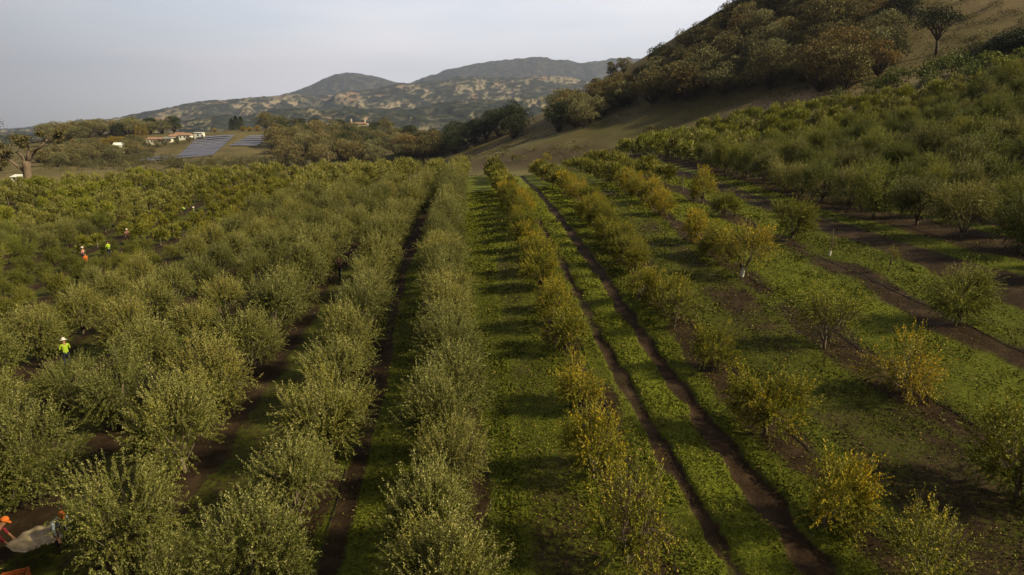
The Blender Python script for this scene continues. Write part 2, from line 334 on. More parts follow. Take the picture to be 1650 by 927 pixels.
def elev(prof):
    py = np.interp(pxs, [p[0] for p in prof], [p[1] for p in prof]); ee = []
    for q, w in zip(pxs, py): v = ray(q, w); ee.append(v[2]/math.hypot(v[0], v[1]))
    return np.array(ee)
eA, eB, eC = elev(PA), elev(PB), elev(PC)
rr = [930, 1250, 2300, 2900, 4300, 5200, 7600, 9500, 13000]
hh = [-38+0*eA, -34+0*eA, 11+2300*eC, 11+2300*eC-25, 11+4300*eB, 11+4300*eB-70, 11+7600*eA, 11+7600*eA-150, -60+0*eA]
z = np.empty_like(X); lr = np.log(r)
for k in range(len(rr)-1):
    s_ = (r >= rr[k]) & (r <= rr[k+1]); t_ = ((r[s_]-rr[k])/(rr[k+1]-rr[k]))
    if k in (1, 3): t_ = t_**1.25*(.55)+t_*t_*(3-2*t_)*.45
    else: t_ = t_*t_*(3-2*t_)
    z[s_] = hh[k][None]*(1-t_[:, None])+hh[k+1][None]*t_[:, None]
rg = r[:, None]
TH = np.broadcast_to(th[None], X.shape); RG = np.broadcast_to(r[:, None], X.shape)
ridged = 1-np.abs(2*fbm(TH*3600/420+fbm(X/700, Y/700, 50, 2)*1.5, RG/1300, 51, 5, .52)-1)*1.6
amp = sstep(1100, 2000, rg)*(rg*.015)
amp = amp*(1-.75*np.exp(-((rg-7600)/500)**2)-.7*np.exp(-((rg-4300)/280)**2))
z = z+(ridged-.55)*amp+(fbm(X/160, Y/160, 57, 4)-.5)*rg*.0055*sstep(1000, 1600, rg)
w1 = fbm(TH*3600/330+RG/1500, RG/1100, 61, 5, .6); w2 = fbm(TH*3600/85, RG/340, 67, 4, .62); w3 = fbm(X/35, Y/35, 71, 2)
fm = w1*.24+w2*.54+w3*.22+(.45-ridged*.5)*.25
topB = np.exp(-((rg-4150)/330)**2)
forest = sstep(.47, .53, fm+.30*sstep(4600, 5200, rg)-.10*topB*sstep(2, 3, rg/1000)+.045)
spk = fbm(TH*3600/17, RG/60, 73, 2); forest = np.clip(np.maximum(forest*(.7+.5*(w3 > .42)), sstep(.56, .64, spk)*.9), 0, 1)
soilred = sstep(.64, .70, fbm(TH*3600/130, RG/500, 81, 3))*(1-forest)
z = z+forest*(w3*9+fbm(X/12, Y/12, 77, 2)*5)*sstep(1000, 1500, rg)
m, t, o = newmat('far_hill_cover'); f_ = attr(t, 'forest'); s_ = attr(t, 'redsoil'); n1 = noise(t, .02, 5, .65); n2 = noise(t, .006, 3, .5)
gc = mixc(t, rng_(t, n2, .4, .6), (.27,.22,.155), (.19,.17,.105)); gc = mixc(t, s_, gc, (.28,.17,.11)); fc = mixc(t, rng_(t, n1, .35, .65), (.014,.020,.014), (.036,.042,.026))
pbr(t, o, mixc(t, f_, gc, fc), .95, n1, 6, .5, .05)
tag(link('hills', np_mesh('hills', np.stack([X.ravel(), Y.ravel(), z.ravel()], 1), Q, [m], vattr={'forest': forest.ravel(), 'redsoil': soilred.ravel()}, smooth=True)), kind='structure')

# haze: the air between the camera and the hills
hz = MB(); hz.box((0, 0, 670), (28000, 28000, 1480)); hm, t, o = newmat('haze_air')
pv = t.nodes.new('ShaderNodeVolumePrincipled'); pv.inputs['Color'].default_value = (.62, .70, 1.0, 1); pv.inputs['Density'].default_value = 8e-5; pv.inputs['Anisotropy'].default_value = .2
t.links.new(pv.outputs[0], o.inputs['Volume'])
tag(hz.build('haze', [hm]), kind='stuff')
# ------------------------------------------------------------------ foliage building
def unit(v): return v/(np.linalg.norm(v, axis=-1, keepdims=True)+1e-9)
def cards(P, D, ln, wd, g, bend=None):
    """rhombic leaves: base P, direction D, length, width"""
    n = len(P); rnd = unit(g.normal(size=(n, 3))); Sd = unit(np.cross(D, rnd)); ln = np.broadcast_to(ln, (n,))[:, None]; wd = np.broadcast_to(wd, (n,))[:, None]
    A = P; B = P+D*ln*.45+Sd*wd*.5; T = P+D*ln; C_ = P+D*ln*.45-Sd*wd*.5
    V = np.stack([A, B, T, C_], 1).reshape(-1, 3); Q = np.arange(4*n).reshape(-1, 4); return V, Q
def shoots_for(g, h, r, nsh, lobes, droop=.18, base=.45, spike=.35, L0=.75):
    """starting points, directions and lengths of leafy shoots of an open olive crown"""
    cz = base+(h-base)*.42
    k = lobes; th = g.uniform(0, 2*math.pi, k); ph = np.arccos(g.uniform(-.85, 1, k)); rad = g.uniform(.35, .72, k)
    Cn = np.stack([np.cos(th)*np.sin(ph)*rad*r, np.sin(th)*np.sin(ph)*rad*r, cz+np.cos(ph)*rad*(h-base)*.44], 1)
    li = g.integers(0, k, nsh); lr_ = g.uniform(.26, .46, k)*r
    dirl = unit(g.normal(size=(nsh, 3))); P = Cn[li]+dirl*(lr_[li]*g.uniform(.2, 1, nsh)**.5)[:, None]*np.array([1, 1, .9])
    outv = unit(P-np.array([0, 0, cz-.3])); upf = np.where(g.random(nsh) < droop, -.55, .75)
    D = unit(outv*.75+np.stack([0*upf, 0*upf, upf], 1)+g.normal(size=(nsh, 3))*.22)
    Ls = L0*g.uniform(.55, 1.15, nsh)*(1+spike*np.clip(outv[:, 2], 0, 1)); return Cn, P, D, Ls
def olive(seed, h, r, nsh, npl, leaf=(.085, .027), lobes=13, droop=.36, trunk_r=.075, base=.1, twig=.16, spike=.35, L0=.75, mats=('silver', 'bark')):
    g = np.random.default_rng(seed); Cn, P, D, Ls = shoots_for(g, h, r, nsh, lobes, droop, base, spike, L0)
    t = (np.arange(npl)+.5)/npl; t = t[None]+g.uniform(-.4, .4, (nsh, npl))/npl; t = .08+.92*t
    curve = unit(g.normal(size=(nsh, 3)))*.12
    pos = P[:, None]+D[:, None]*(Ls[:, None]*t)[:, :, None]+curve[:, None]*(t**2*Ls[:, None])[:, :, None]
    n = nsh*npl; pos = pos.reshape(-1, 3); Dd = np.repeat(D, npl, 0); side = unit(np.cross(Dd, g.normal(size=(n, 3)))); ld = unit(Dd*.75+side*.8)
    lv = g.uniform(.7, 1.25, n)*(1.15-.35*t.reshape(-1)); V, Q = cards(pos, ld, leaf[0]*lv, leaf[1]*g.uniform(.8, 1.3, n), g)
    tint = np.clip(np.repeat(g.normal(.37, .16, nsh), npl)+g.normal(0, .17, n)+.22*(t.reshape(-1)-.5)+.50*(V[::4, 2]/h-.52), 0, 1)  # random leaf tone, plus painted crown shade: low leaves darker, top leaves lighter
    V[:, 2] = np.maximum(V[:, 2], .06)
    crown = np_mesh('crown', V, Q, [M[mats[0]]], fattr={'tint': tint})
    b = MB(); b.tube([(0, 0, -.15), (.02, .01, .25), (.0, .02, base+.4)], [trunk_r*1.25, trunk_r, trunk_r*.85], 8)
    for c in Cn[:9]:
        mid = np.array([c[0]*.45, c[1]*.45, base+(c[2]-base)*.45+.1]); b.tube([(0, 0, base+.12), mid, c], [trunk_r*.6, trunk_r*.38, trunk_r*.15], 5)
    for i in g.permutation(nsh)[:int(nsh*twig)]:
        c = Cn[np.argmin(((Cn-P[i])**2).sum(1))]; e = P[i]+D[i]*Ls[i]*.8
        b.tube([c*.6+P[i]*.4, P[i]+D[i]*Ls[i]*.1, e], [.011, .008, .003], 3, cap=False)
    return b.mesh('trunk', [M[mats[1]]], True), crown
def olive_points(g, h, r, nsh, lobes, base=.45):
    """coarse crown for trees of the far rows"""
    Cn, P, D, Ls = shoots_for(g, h, r, nsh, lobes, .25, base*.6)
    n = nsh; V1, Q1 = cards(P, D, Ls*.8, .075*g.uniform(.7, 1.3, n), g); side = unit(D+g.normal(size=(n, 3))*.5)
    V2, Q2 = cards(P+D*(Ls*.3)[:, None], side, Ls*.5, .075*g.uniform(.7, 1.4, n), g)
    V = np.vstack([V1, V2]); Q = np.vstack([Q1, Q2+len(V1)]); return V, Q, np.concatenate([g.normal(.42, .14, n), g.normal(.45, .16, n)])+np.tile(.3*(P[:, 2]/h-.5), 2)  # same crown shade painted into the tint, darker towards the base
OL = {'silver': [olive(100+i, 3.3+.12*(i % 3), 1.28+.07*(i % 4), 980, 38, leaf=(.070, .025), lobes=16+i, L0=.62, spike=.55) for i in range(7)],
      'green': [olive(200+i, 3.5, 1.42, 860, 34, leaf=(.074, .028), lobes=16, base=.2, trunk_r=.09, mats=('green', 'bark')) for i in range(4)],
      'yellow': [olive(300+i, 2.1+.1*i, .98, 520, 28, leaf=(.070, .029), lobes=11+i, base=.04, trunk_r=.05, twig=.12, L0=.5, mats=('yellow', 'bark')) for i in range(5)],
      'sparse': [olive(400+i, 2.0+.15*i, 1.0, 330, 22, leaf=(.066, .027), lobes=9, base=.08, trunk_r=.045, twig=.4, L0=.6, mats=('yellow', 'bark')) for i in range(3)],
      'sapling': [olive(500+i, 1.7, .32, 46, 14, leaf=(.06, .022), lobes=4, base=.35, trunk_r=.03, twig=1.0, L0=.4, mats=('yellow', 'bark')) for i in range(2)]}

# ------------------------------------------------------------------ people: placed first, so that no tree stands in front of them
PEOPLE = [  # px, py of the feet, pose, clothes, label
 (549, 452, dict(pose='reach', face=1.75, top='mauve', legs='jeans', hat=None, vest=None), 'person in a mauve jumper and dark jeans reaching into a silvery olive tree'),
 (314, 353, dict(pose='stand', face=2.6, top='navy', legs='jeans', hat='white', vest='lime'), 'person in a lime safety vest and white hat standing on open grass'),
 (298, 347, dict(pose='bend', face=1.7, top='navy', legs='navy', hat=None, vest='lime'), 'person in a lime safety vest bending over beside the colleague in the white hat'),
 (207, 392, dict(pose='stand', face=.6, top='pinkish', legs='tan', hat='white', vest=None), 'person in faded pink clothes standing alone among the yellowing olive trees'),
 (177, 415, dict(pose='stand', face=1.2, top='lime', legs='navy', hat='dark', vest='lime'), 'person in a lime vest and dark cap picking between the two orange and pink workers'),
 (137, 424, dict(pose='stand', face=1.6, top='pinkish', legs='navy', hat='white', vest=None), 'person in a pink top and white cap, farther back of the close pair'),
 (141, 434, dict(pose='stand', face=1.3, top='orange', legs='brown', hat='dark', vest='orange'), 'person in a bright orange vest and dark cap, nearer one of the close pair'),
 (110, 592, dict(pose='stand', face=.9, top='lime', legs='navy', hat='white', vest=None), 'person whose white hat just shows above the silvery olive crowns'),
 (102, 889, dict(pose='bend', face=-2.2, top='paleblue', legs='navy', hat='orange', vest=None), 'person in a pale blue shirt and orange cap bending at the end of the tarp'),
 (-5, 908, dict(pose='bend', face=-1.2, top='darkred', legs='navy', hat='orange', vest=None), 'person in a dark shirt and orange cap at the left edge of the photo'),
]
PP = [at(p[0], p[1]) for p in PEOPLE]
TARP = [at(*p) for p in ((36, 914), (70, 890), (112, 882))]
CLEAR = [(p, np.array([p[0], p[1], p[2]+(1.62 if i == 7 else 1.15)])) for i, p in enumerate(PP)]

# ------------------------------------------------------------------ olive trees of the orchard
def row_of(X): return X
cands = []
g = np.random.default_rng(21)
def zone(X, y):
    if X < -27 and X > -43 and 26 < y < 118: return 'yellow' if g.random() < .93 else 'silver', 3.0, .86
    if X < -43: return ('green' if g.random() < .25 else 'silver'), 4.1, .93
    if X < -1: return 'silver', 3.6 if X > -7 else 3.85, 1.02
    if X < 1: return 'silver', 2.5, .84+.16*min(1, y/60)
    if X < 5: return ('yellow' if y < 75 or g.random() < .6 else 'silver'), 3.0 if y < 45 else 2.3, .85 if y < 25 else 1.0
    if X < 10: return ('yellow' if g.random() < .9 else 'sparse'), 3.6 if y < 30 else 2.5, 1.0
    if X < 15: return ('sparse' if y < 35 or g.random() < .35 else 'yellow'), 4.6 if y < 50 else 2.6, 1.0
    if X < 20: return ('yellow' if g.random() < .55 else ('sapling' if y < 70 else 'sparse')), 6.5 if y < 70 else 3.2, 1.15
    if X < 29: return ('silver' if g.random() < .35 else 'green'), 4.0, 1.12
    return ('silver' if g.random() < .38 else 'green'), 3.8, 1.08
for side, rows in (('L', ROW_L), ('R', ROW_R)):
    for ri, X in enumerate(rows):
        y = 9.5+g.uniform(0, 2)+(2 if X < -1 else 0)
        while y < ymax(X)-1.5:
            kind, stp, sc = zone(X, y); px_ = float(rowx(X, y))+g.normal(0, .16)+(0 if X > -1 else .25*math.sin(y/13+X))
            sc = sc*g.uniform(.88, 1.12); cands.append([side, ri, px_, y+g.normal(0, .2), kind, sc]); y += stp*g.uniform(.9, 1.1)
g2 = np.random.default_rng(3); cands = [c for c in cands if g2.random() > .03]
fix = [  # single trees the photograph shows in the young rows (px, py of the foot)
 ('R', 3, 1545, 522, 'green', .82), ('R', 3, 1276, 384, 'yellow', 1.25), ('R', 3, 1432, 440, 'sapling', .9), ('R', 3, 1337, 412, 'sapling', .8),
 ('R', 2, 1458, 640, 'sparse', 1.15), ('R', 2, 1328, 562, 'sparse', 1.2), ('R', 2, 1195, 446, 'sparse', 1.3), ('R', 2, 1150, 414, 'yellow', 1.1), ('R', 2, 1640, 800, 'yellow', 1.25),
 ('R', 1, 1330, 850, 'yellow', 1.0), ('R', 1, 1232, 700, 'yellow', 1.08), ('R', 1, 1148, 598, 'yellow', .95), ('R', 1, 1085, 530, 'sparse', 1.0), ('R', 1, 1030, 485, 'yellow', 1.0),
 ('R', 1, 1490, 960, 'sparse', .9),
 ('R', 0, 1008, 905, 'sparse', 1.15), ('R', 0, 955, 770, 'yellow', 1.0), ('R', 0, 935, 655, 'yellow', .95), ('R', 0, 912, 565, 'yellow', .9), ('R', 0, 893, 500, 'yellow', .85)]
fixpos = []
for s_, ri, px, py, k, sc in fix: p = at(px, py); fixpos.append([s_, ri, p[0], p[1], k, sc])
ylim = {('R', 0): 26, ('R', 1): 27, ('R', 2): 32, ('R', 3): 44}
cands = [c for c in cands if not (c[3] < ylim.get((c[0], c[1]), 0) and (c[0], c[1]) in ylim)]
for f in fixpos:
    cands = [c for c in cands if (c[2]-f[2])**2+(c[3]-f[3])**2 > 3.0]
cands += fixpos
cands = [c for c in cands if not (c[2] < -8.5 and c[3] < 15.5)]; CORNER = []
for px, py, sc in ((118, 1120, .84), (-75, 1010, .8), (205, 905, 1.06), (62, 800, 1.08), (-40, 845, 1.0), (405, 985, 1.0), (255, 1060, .85), (42, 1112, .78), (108, 656, .86), (-12, 700, .95)): p = at(px, py); cands = [c for c in cands if math.hypot(c[2]-p[0], c[3]-p[1]) > 2.3]; CORNER.append(['L', 2 if px > 230 else (3 if px > 150 else 4), p[0], p[1], 'silver', sc])
cands += CORNER
# a small clearing with grass by the standing pair, gaps around people
def blocked(x, y, sc, kind):
    H = {'silver': 3.4, 'green': 3.5, 'yellow': 2.1, 'sparse': 2.1, 'sapling': 1.7}[kind]*sc; rad = {'silver': 1.7, 'green': 1.8}.get(kind, 1.05)*sc
    for i, (p, c) in enumerate(CLEAR):
        if math.hypot(x-p[0], y-p[1]) < rad*.62+.25: return True
        if i == 9: continue
        d = c-CAM; tt = (y-CAM[1])/d[1]
        if 0.3 < tt < .995:
            q = CAM+d*tt; zz = base_z(x, y)[0] if hasattr(base_z(x, y), '__len__') else base_z(x, y)
            if abs(q[0]-x) < rad*.9 and q[2]-zz < H*.92: return True
    for t_ in TARP:
        if math.hypot(x-t_[0], y-t_[1]) < .75: return True
    return False
keep = []
for c in cands:
    z = gz(c[2], c[3]); u, v, f = proj((c[2], c[3], z+1.2))
    if f < 3: continue
    inside = -60 < u < 1710 and v < (1500 if f < 22 else 1010)
    near_out = (-420 < u < 2070) and v < 1500 and f < 60
    if not inside and not near_out: continue
    if c not in CORNER and blocked(c[2], c[3], c[5], c[4]): continue
    if c[4] in ('yellow', 'sparse') and c[0] == 'L' and (c[2]-PP[1][0])**2/3.2**2+((c[3]-PP[1][1]-1.5)/4.5)**2 < 1: continue
    keep.append(c+[z, u, v, f, inside])
keep.sort(key=lambda c: (not c[10], c[9]/(1.0 if c[4] in ('silver', 'green') else .8)))
NEAR = keep[:300]; FAR = keep[300:]
while NEAR and not NEAR[-1][10]: FAR.append(NEAR.pop())
ORD = ['nearest', 'second', 'third', 'fourth', 'fifth', 'sixth', 'seventh', 'eighth', 'ninth', 'tenth', 'eleventh', 'twelfth', 'thirteenth', 'fourteenth', 'fifteenth', 'sixteenth', 'seventeenth', 'eighteenth', 'nineteenth', 'twentieth']
def ordn(n):
    if n < len(ORD): return ORD[n]
    tens = {2: 'twenty', 3: 'thirty', 4: 'forty', 5: 'fifty', 6: 'sixty', 7: 'seventy', 8: 'eighty', 9: 'ninety'}; n1 = n+1
    if n1 % 10 == 0: return tens[n1//10][:-1]+'ieth'
    return tens[n1//10]+'-'+['', 'first', 'second', 'third', 'fourth', 'fifth', 'sixth', 'seventh', 'eighth', 'ninth'][n1 % 10]
look = {'silver': 'silvery', 'green': 'bright green', 'yellow': 'yellowing', 'sparse': 'sparse twiggy', 'sapling': 'thin young'}
def rowname(s_, ri):
    if s_ == 'L': return 'hedge-like row left of the grass lane' if ri == 0 else ordn(ri).replace('nearest', 'first')+' row left of the grass lane'
    return ordn(ri).replace('nearest', 'first')+' row right of the grass lane'
byrow = {}
for c in NEAR: byrow.setdefault((c[0], c[1]), []).append(c)
nlab = 0
for (s_, ri), L_ in byrow.items():
    L_.sort(key=lambda c: c[3])
    for k, c in enumerate(L_):
        kind = c[4]; var = OL[kind][int(g.integers(0, len(OL[kind])))]
        r_ = empty('olive_tree', (c[2], c[3], c[6]-.03), g.uniform(0, 6.28)); r_.scale = (c[5]*g.uniform(.88, 1.12), c[5]*g.uniform(.88, 1.12), c[5]*g.uniform(.86, 1.1)); r_.rotation_euler = (g.normal(0, .05), g.normal(0, .05), r_.rotation_euler[2])
        on = ordn(k) if k == 0 else ordn(k)+' from camera'
        rn = ('hedge-like row left of grass lane' if (s_, ri) == ('L', 0) else ordn(ri-(1 if s_ == 'L' else 0)).replace('nearest', 'first')+' row '+('beyond the hedge-like row' if s_ == 'L' else 'right of grass lane'))
        tag(r_, look[kind]+' olive tree, '+on+' in '+rn, 'tree', 'olive trees of the orchard')
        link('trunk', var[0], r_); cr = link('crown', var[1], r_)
        mm = None
        if s_ == 'L' and kind == 'yellow': mm = 'lime'
        if kind == 'silver' and s_ == 'R': mm = 'green' if g.random() < .3 else None
        if mm: cr.material_slots[0].link = 'OBJECT'; cr.material_slots[0].material = M[mm]
        if s_ == 'R' and ri in (1, 2, 3) and 30 < c[3] < 75 and g.random() < .2:
            b = MB(); b.tube([(0, 0, .0), (0, 0, .42)], .075, 10, cap=False); b.build('trunk_guard', [M.setdefault('guard', simple('white_plastic', (.78, .76, .72), .5, .05))], r_)
# the rest of the orchard, over 300 trees: one object
VV = []; QQ = []; TT = []; MI = []; n0 = 0; TV = []; TQ = []; m0 = 0
protoF = {k: [olive_points(np.random.default_rng(700+i+s0), H, Rr, ns, 11, bs) for i in range(5)] for k, H, Rr, ns, bs, s0 in (('silver', 3.35, 1.38, 900, .3, 0), ('green', 3.5, 1.5, 850, .7, 10), ('yellow', 2.25, 1.0, 520, .15, 20), ('sparse', 2.1, 1.0, 220, .2, 30), ('sapling', 1.7, .35, 60, .3, 40))}
for c in FAR:
    V, Q, T = protoF[c[4]][int(g.integers(0, 5))]; a_ = g.uniform(0, 6.28); ca, sa = math.cos(a_), math.sin(a_); s1 = c[5]*g.uniform(.92, 1.08)
    V2 = V*np.array([s1, s1, c[5]]); V2 = np.stack([V2[:, 0]*ca-V2[:, 1]*sa+c[2], V2[:, 0]*sa+V2[:, 1]*ca+c[3], np.maximum(V2[:, 2], .1)+c[6]], 1)
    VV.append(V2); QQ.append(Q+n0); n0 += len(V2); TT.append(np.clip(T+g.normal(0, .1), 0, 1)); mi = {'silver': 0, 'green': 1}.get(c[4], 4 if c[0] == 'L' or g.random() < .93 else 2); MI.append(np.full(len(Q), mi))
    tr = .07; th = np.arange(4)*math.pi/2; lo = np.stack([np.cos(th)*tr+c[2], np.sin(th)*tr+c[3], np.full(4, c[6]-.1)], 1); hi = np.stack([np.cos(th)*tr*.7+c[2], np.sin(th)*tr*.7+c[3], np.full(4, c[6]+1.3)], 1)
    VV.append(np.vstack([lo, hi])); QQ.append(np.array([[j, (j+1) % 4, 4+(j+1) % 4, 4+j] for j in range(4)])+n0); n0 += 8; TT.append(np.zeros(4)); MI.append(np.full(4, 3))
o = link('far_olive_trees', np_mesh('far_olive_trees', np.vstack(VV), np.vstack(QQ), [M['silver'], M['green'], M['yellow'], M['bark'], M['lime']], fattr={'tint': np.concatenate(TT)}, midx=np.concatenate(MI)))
tag(o, 'dense far rows of small olive trees merging into one green mass up the slope', 'trees', kind='stuff')
print('olives', len(NEAR), len(FAR), 'labels>16:', sum(len(o.get('label', '').split()) > 16 for o in bpy.data.objects), file=__import__('sys').stderr)
# ------------------------------------------------------------------ oaks and other trees
def oak(seed, H, Rr, n, lobes, size=.34, base=.28, bark='oakbark', limbs=True, squash=.8, flat=1.0, mat='oak_brown', lr=(.24, .40), tr=.03):
    g = np.random.default_rng(seed); k = lobes; cz = H*(base+(1-base)*.48)
    th = g.uniform(0, 2*math.pi, k); ph = np.arccos(g.uniform(-.8, 1, k)); rad = g.uniform(.35, .78, k)
    C_ = np.stack([np.cos(th)*np.sin(ph)*rad*Rr, np.sin(th)*np.sin(ph)*rad*Rr, cz+np.cos(ph)*rad*H*(1-base)*.5*flat], 1); lrad = g.uniform(*lr, k)*Rr
    li = g.choice(k, n, p=lrad**2/np.sum(lrad**2)); d = unit(g.normal(size=(n, 3))); d[:, 2] = np.where(d[:, 2] < -.3, -d[:, 2], d[:, 2])
    P = C_[li]+d*(lrad[li]*g.uniform(.55, 1.08, n)**.6)[:, None]*np.array([1, 1, squash]); P[:, 2] = np.maximum(P[:, 2], .3)
    D = unit(d*.6+g.normal(size=(n, 3))*.8); V, Q = cards(P, D, size*g.uniform(.6, 1.3, n), size*.62*g.uniform(.6, 1.3, n), g)
    lt = g.normal(.45, .12, k); tint = np.clip(lt[li]+g.normal(0, .16, n)+.12*d[:, 2], 0, 1)
    crown = np_mesh('crown', V, Q, [M[mat]], fattr={'tint': tint}); b = MB(); t_ = H*tr
    bt = max(base, .16); b.tube([(0, 0, -.4), (t_*.3, 0, H*bt*.5), (0, t_*.4, H*bt*1.05)], [t_*1.35, t_, t_*.8], 8)
    for c in C_[:max(5, int(k*.7))]:
        mid = np.array([c[0]*.5+g.normal(0, .06)*Rr, c[1]*.5+g.normal(0, .06)*Rr, H*base+(c[2]-H*base)*.45]); b.tube([(0, t_*.4, H*base*.95), mid, c], [t_*.6, t_*.36, t_*.1], 5)
        for q_ in range(2):
            e = c+unit(g.normal(size=3))*lrad[0]*.9; b.tube([mid, (mid+e)/2+g.normal(0, .1, 3), e], [t_*.25, t_*.14, t_*.04], 4, cap=False)
    return b.mesh('trunk', [M[bark]], True), crown
def bare(seed, H, Rr, mat='palebark', leafn=900, leafm='oak_grey', sz=.16, upright=.7, tr=.018):
    """a nearly leafless tree: trunk, forking limbs and fine twigs, a thin veil of last leaves"""
    g = np.random.default_rng(seed); b = MB(); tips = []
    def grow(p, d, L_, rd, dep):
        q = p+d*L_*.5+g.normal(0, .04, 3)*L_; e = p+d*L_; b.tube([p, q, e], [rd, rd*.8, rd*.62], 5 if dep < 2 else 3, cap=False)
        if dep >= 4: tips.append((e, d)); return
        for _ in range(3 if dep < 3 else 4):
            nd = unit(d*upright+g.normal(size=3)*.55*np.array([1, 1, .6])+np.array([0, 0, .25])); grow(e-d*L_*g.uniform(0, .35), nd, L_*g.uniform(.6, .8), rd*.55, dep+1)
    grow(np.array([0, 0, -.3]), unit(np.array([.05, .03, 1.])), H*.34, H*tr, 0)
    T = np.array([t[0] for t in tips]); idx = g.integers(0, len(T), leafn); P = T[idx]+g.normal(0, .28, (leafn, 3)); D = unit(g.normal(size=(leafn, 3)))
    V, Q = cards(P, D, sz*g.uniform(.6, 1.4, leafn), sz*.5, g)
    return b.mesh('trunk', [M[mat]], True), np_mesh('crown', V, Q, [M[leafm]], fattr={'tint': np.clip(g.normal(.5, .2, leafn), 0, 1)})
def column(seed, H, Rr, n, size, mat, taper=1.0):
    g = np.random.default_rng(seed); zz = g.uniform(.06, 1, n)**.9; rad = Rr*np.sin(np.clip(zz*1.02, 0, 1)**(.55*taper)*math.pi)**.6*np.sqrt(g.uniform(.35, 1, n)); th = g.uniform(0, 2*math.pi, n)
    rad = rad*(1+.18*np.sin(th*3+zz*9)); P = np.stack([np.cos(th)*rad, np.sin(th)*rad, zz*H], 1); D = unit(np.stack([np.cos(th)*.4, np.sin(th)*.4, np.ones(n)], 1)+g.normal(size=(n, 3))*.35)
    V, Q = cards(P, D, size*g.uniform(.7, 1.3, n), size*.4, g); b = MB(); b.tube([(0, 0, -.3), (0, 0, H*.5), (0, 0, H*.85)], [H*.02, H*.014, H*.004], 6)
    return b.mesh('trunk', [M['oakbark']], True), np_mesh('crown', V, Q, [M[mat]], fattr={'tint': np.clip(g.normal(.45, .18, n), 0, 1)})
OK_ = [oak(900+i, 10.0, 6.8, 4800, 34+i, .42, base=.0, lr=(.22, .36)) for i in range(6)]                  # broad oaks
OKS = [oak(930+i, 9, 5.2, 2900, 22+i, .40, base=.05, lr=(.18, .32)) for i in range(4)]    # thinner, limbs show
OKD = [oak(960+i, 10, 6.0, 5200, 26+i, .38, base=.0, mat='oak_dark', lr=(.28, .42)) for i in range(4)]
BU = [oak(990+i, 2.4, 1.7, 700, 9, .22, base=.05, mat='bush_green', lr=(.3, .5)) for i in range(3)]
BARE = [bare(1010+i, 8.5, 3, leafn=500) for i in range(3)]
CYP = column(1030, 12, 2.6, 2400, .45, 'oak_dark', .8); POP = column(1031, 11, 1.8, 1200, .4, 'gold'); SAP = [olive(600+i, 3.6, 1.3, 330, 18, leaf=(.10, .045), lobes=10, base=.5, trunk_r=.05, twig=.5, mats=('yellow', 'palebark')) for i in range(2)]
wood = []   # (px, variants, mat, scale, kindname, adjective, place)
def put(name, proto, p, sc, mat=None, label=None, cat='tree', group=None, squash=1.0):
    r_ = empty(name, (p[0], p[1], p[2]-.15), random.uniform(0, 6.28)); r_.scale = (sc, sc, sc*squash)
    link('trunk', proto[0], r_); c = link('crown', proto[1], r_)
    if mat: c.material_slots[0].link = 'OBJECT'; c.material_slots[0].material = M[mat]
    return tag(r_, label, cat, group)
ADJ = {'oak_brown': 'olive-brown', 'oak_grey': 'grey-green', 'oak_rust': 'rusty brown', 'oak_dark': 'dark evergreen', 'gold': 'golden'}
def region(place, pts, mats, n, mind, scl=(.8, 1.15), seed=0, group=None, protos=None, poly=None, spots=None):
    """oaks standing inside an outline of the ground; each gets its own label by counting from the left"""
    g = np.random.default_rng(seed); got = []; P2 = np.array(pts, float); x0, y0 = P2.min(0); x1, y1 = P2.max(0)
    def inside(u, v):
        c = False; j = len(pts)-1
        for i in range(len(pts)):
            if (pts[i][1] > v) != (pts[j][1] > v) and u < (pts[j][0]-pts[i][0])*(v-pts[i][1])/(pts[j][1]-pts[i][1])+pts[i][0]: c = not c
            j = i
        return c
    tries = 0
    while len(got) < n and tries < n*60:
        tries += 1; u, v = g.uniform(x0, x1), g.uniform(y0, y1)
        if not inside(u, v): continue
        p = at(u, v)
        if p is None: continue
        if any(math.hypot(p[0]-q[0][0], p[1]-q[0][1]) < mind for q in got): continue
        got.append((p, u, v, mats[int(g.integers(0, len(mats)))]))
    got.sort(key=lambda q: q[1])
    cnt = {}
    for q in got:
        mt = q[3]; k = cnt.get(mt, 0); cnt[mt] = k+1
        fam = protos or (OKD if mt == 'oak_dark' else (OK_ if g.random() < .7 else OKS)); pr = fam[int(g.integers(0, len(fam)))]
        put('oak_tree', pr, q[0], g.uniform(*scl), None if mt == 'oak_dark' else mt, ADJ[mt]+' oak, '+(ordn(k)+' from left' if k else 'leftmost')+' of colour '+place, 'tree', group, g.uniform(.85, 1.12))
    return got
BR = ['oak_brown', 'oak_brown', 'oak_grey', 'oak_grey', 'oak_brown', 'oak_rust']
region('in valley woodland behind the orchard', [(450,271),(520,268),(640,266),(700,255),(705,215),(600,212),(450,208),(440,245)], ['oak_grey','oak_brown','oak_grey','oak_brown','oak_brown','oak_dark'], 84, 7.4, (.95, 1.3), 1, 'oaks of the valley woodland')
region('at the right edge of the valley woodland', [(615,262),(690,262),(712,250),(700,235),(640,238)], ['oak_rust', 'oak_rust', 'oak_brown'], 9, 7, (1.05, 1.25), 2, 'rusty oaks at the edge of the woodland')
region('in clump at foot of the hill', [(700,255),(760,243),(846,226),(850,205),(780,212),(712,232)], ['oak_dark'], 13, 5.6, (1.0, 1.3), 3, 'evergreen oaks at the foot of the hill')
region('in belt behind the solar panels', [(75,238),(150,225),(300,212),(440,208),(440,200),(300,206),(150,212),(75,222)], ['oak_grey','oak_brown','oak_grey','oak_brown','oak_dark'], 44, 9, (1.0, 1.35), 4, 'oaks behind the solar field')
region('on slope left of solar panels', [(60,262),(110,243),(225,236),(235,250),(180,262),(80,275)], ['oak_grey','oak_brown'], 26, 7, (.7, 1.0), 5, 'oaks left of the solar field')
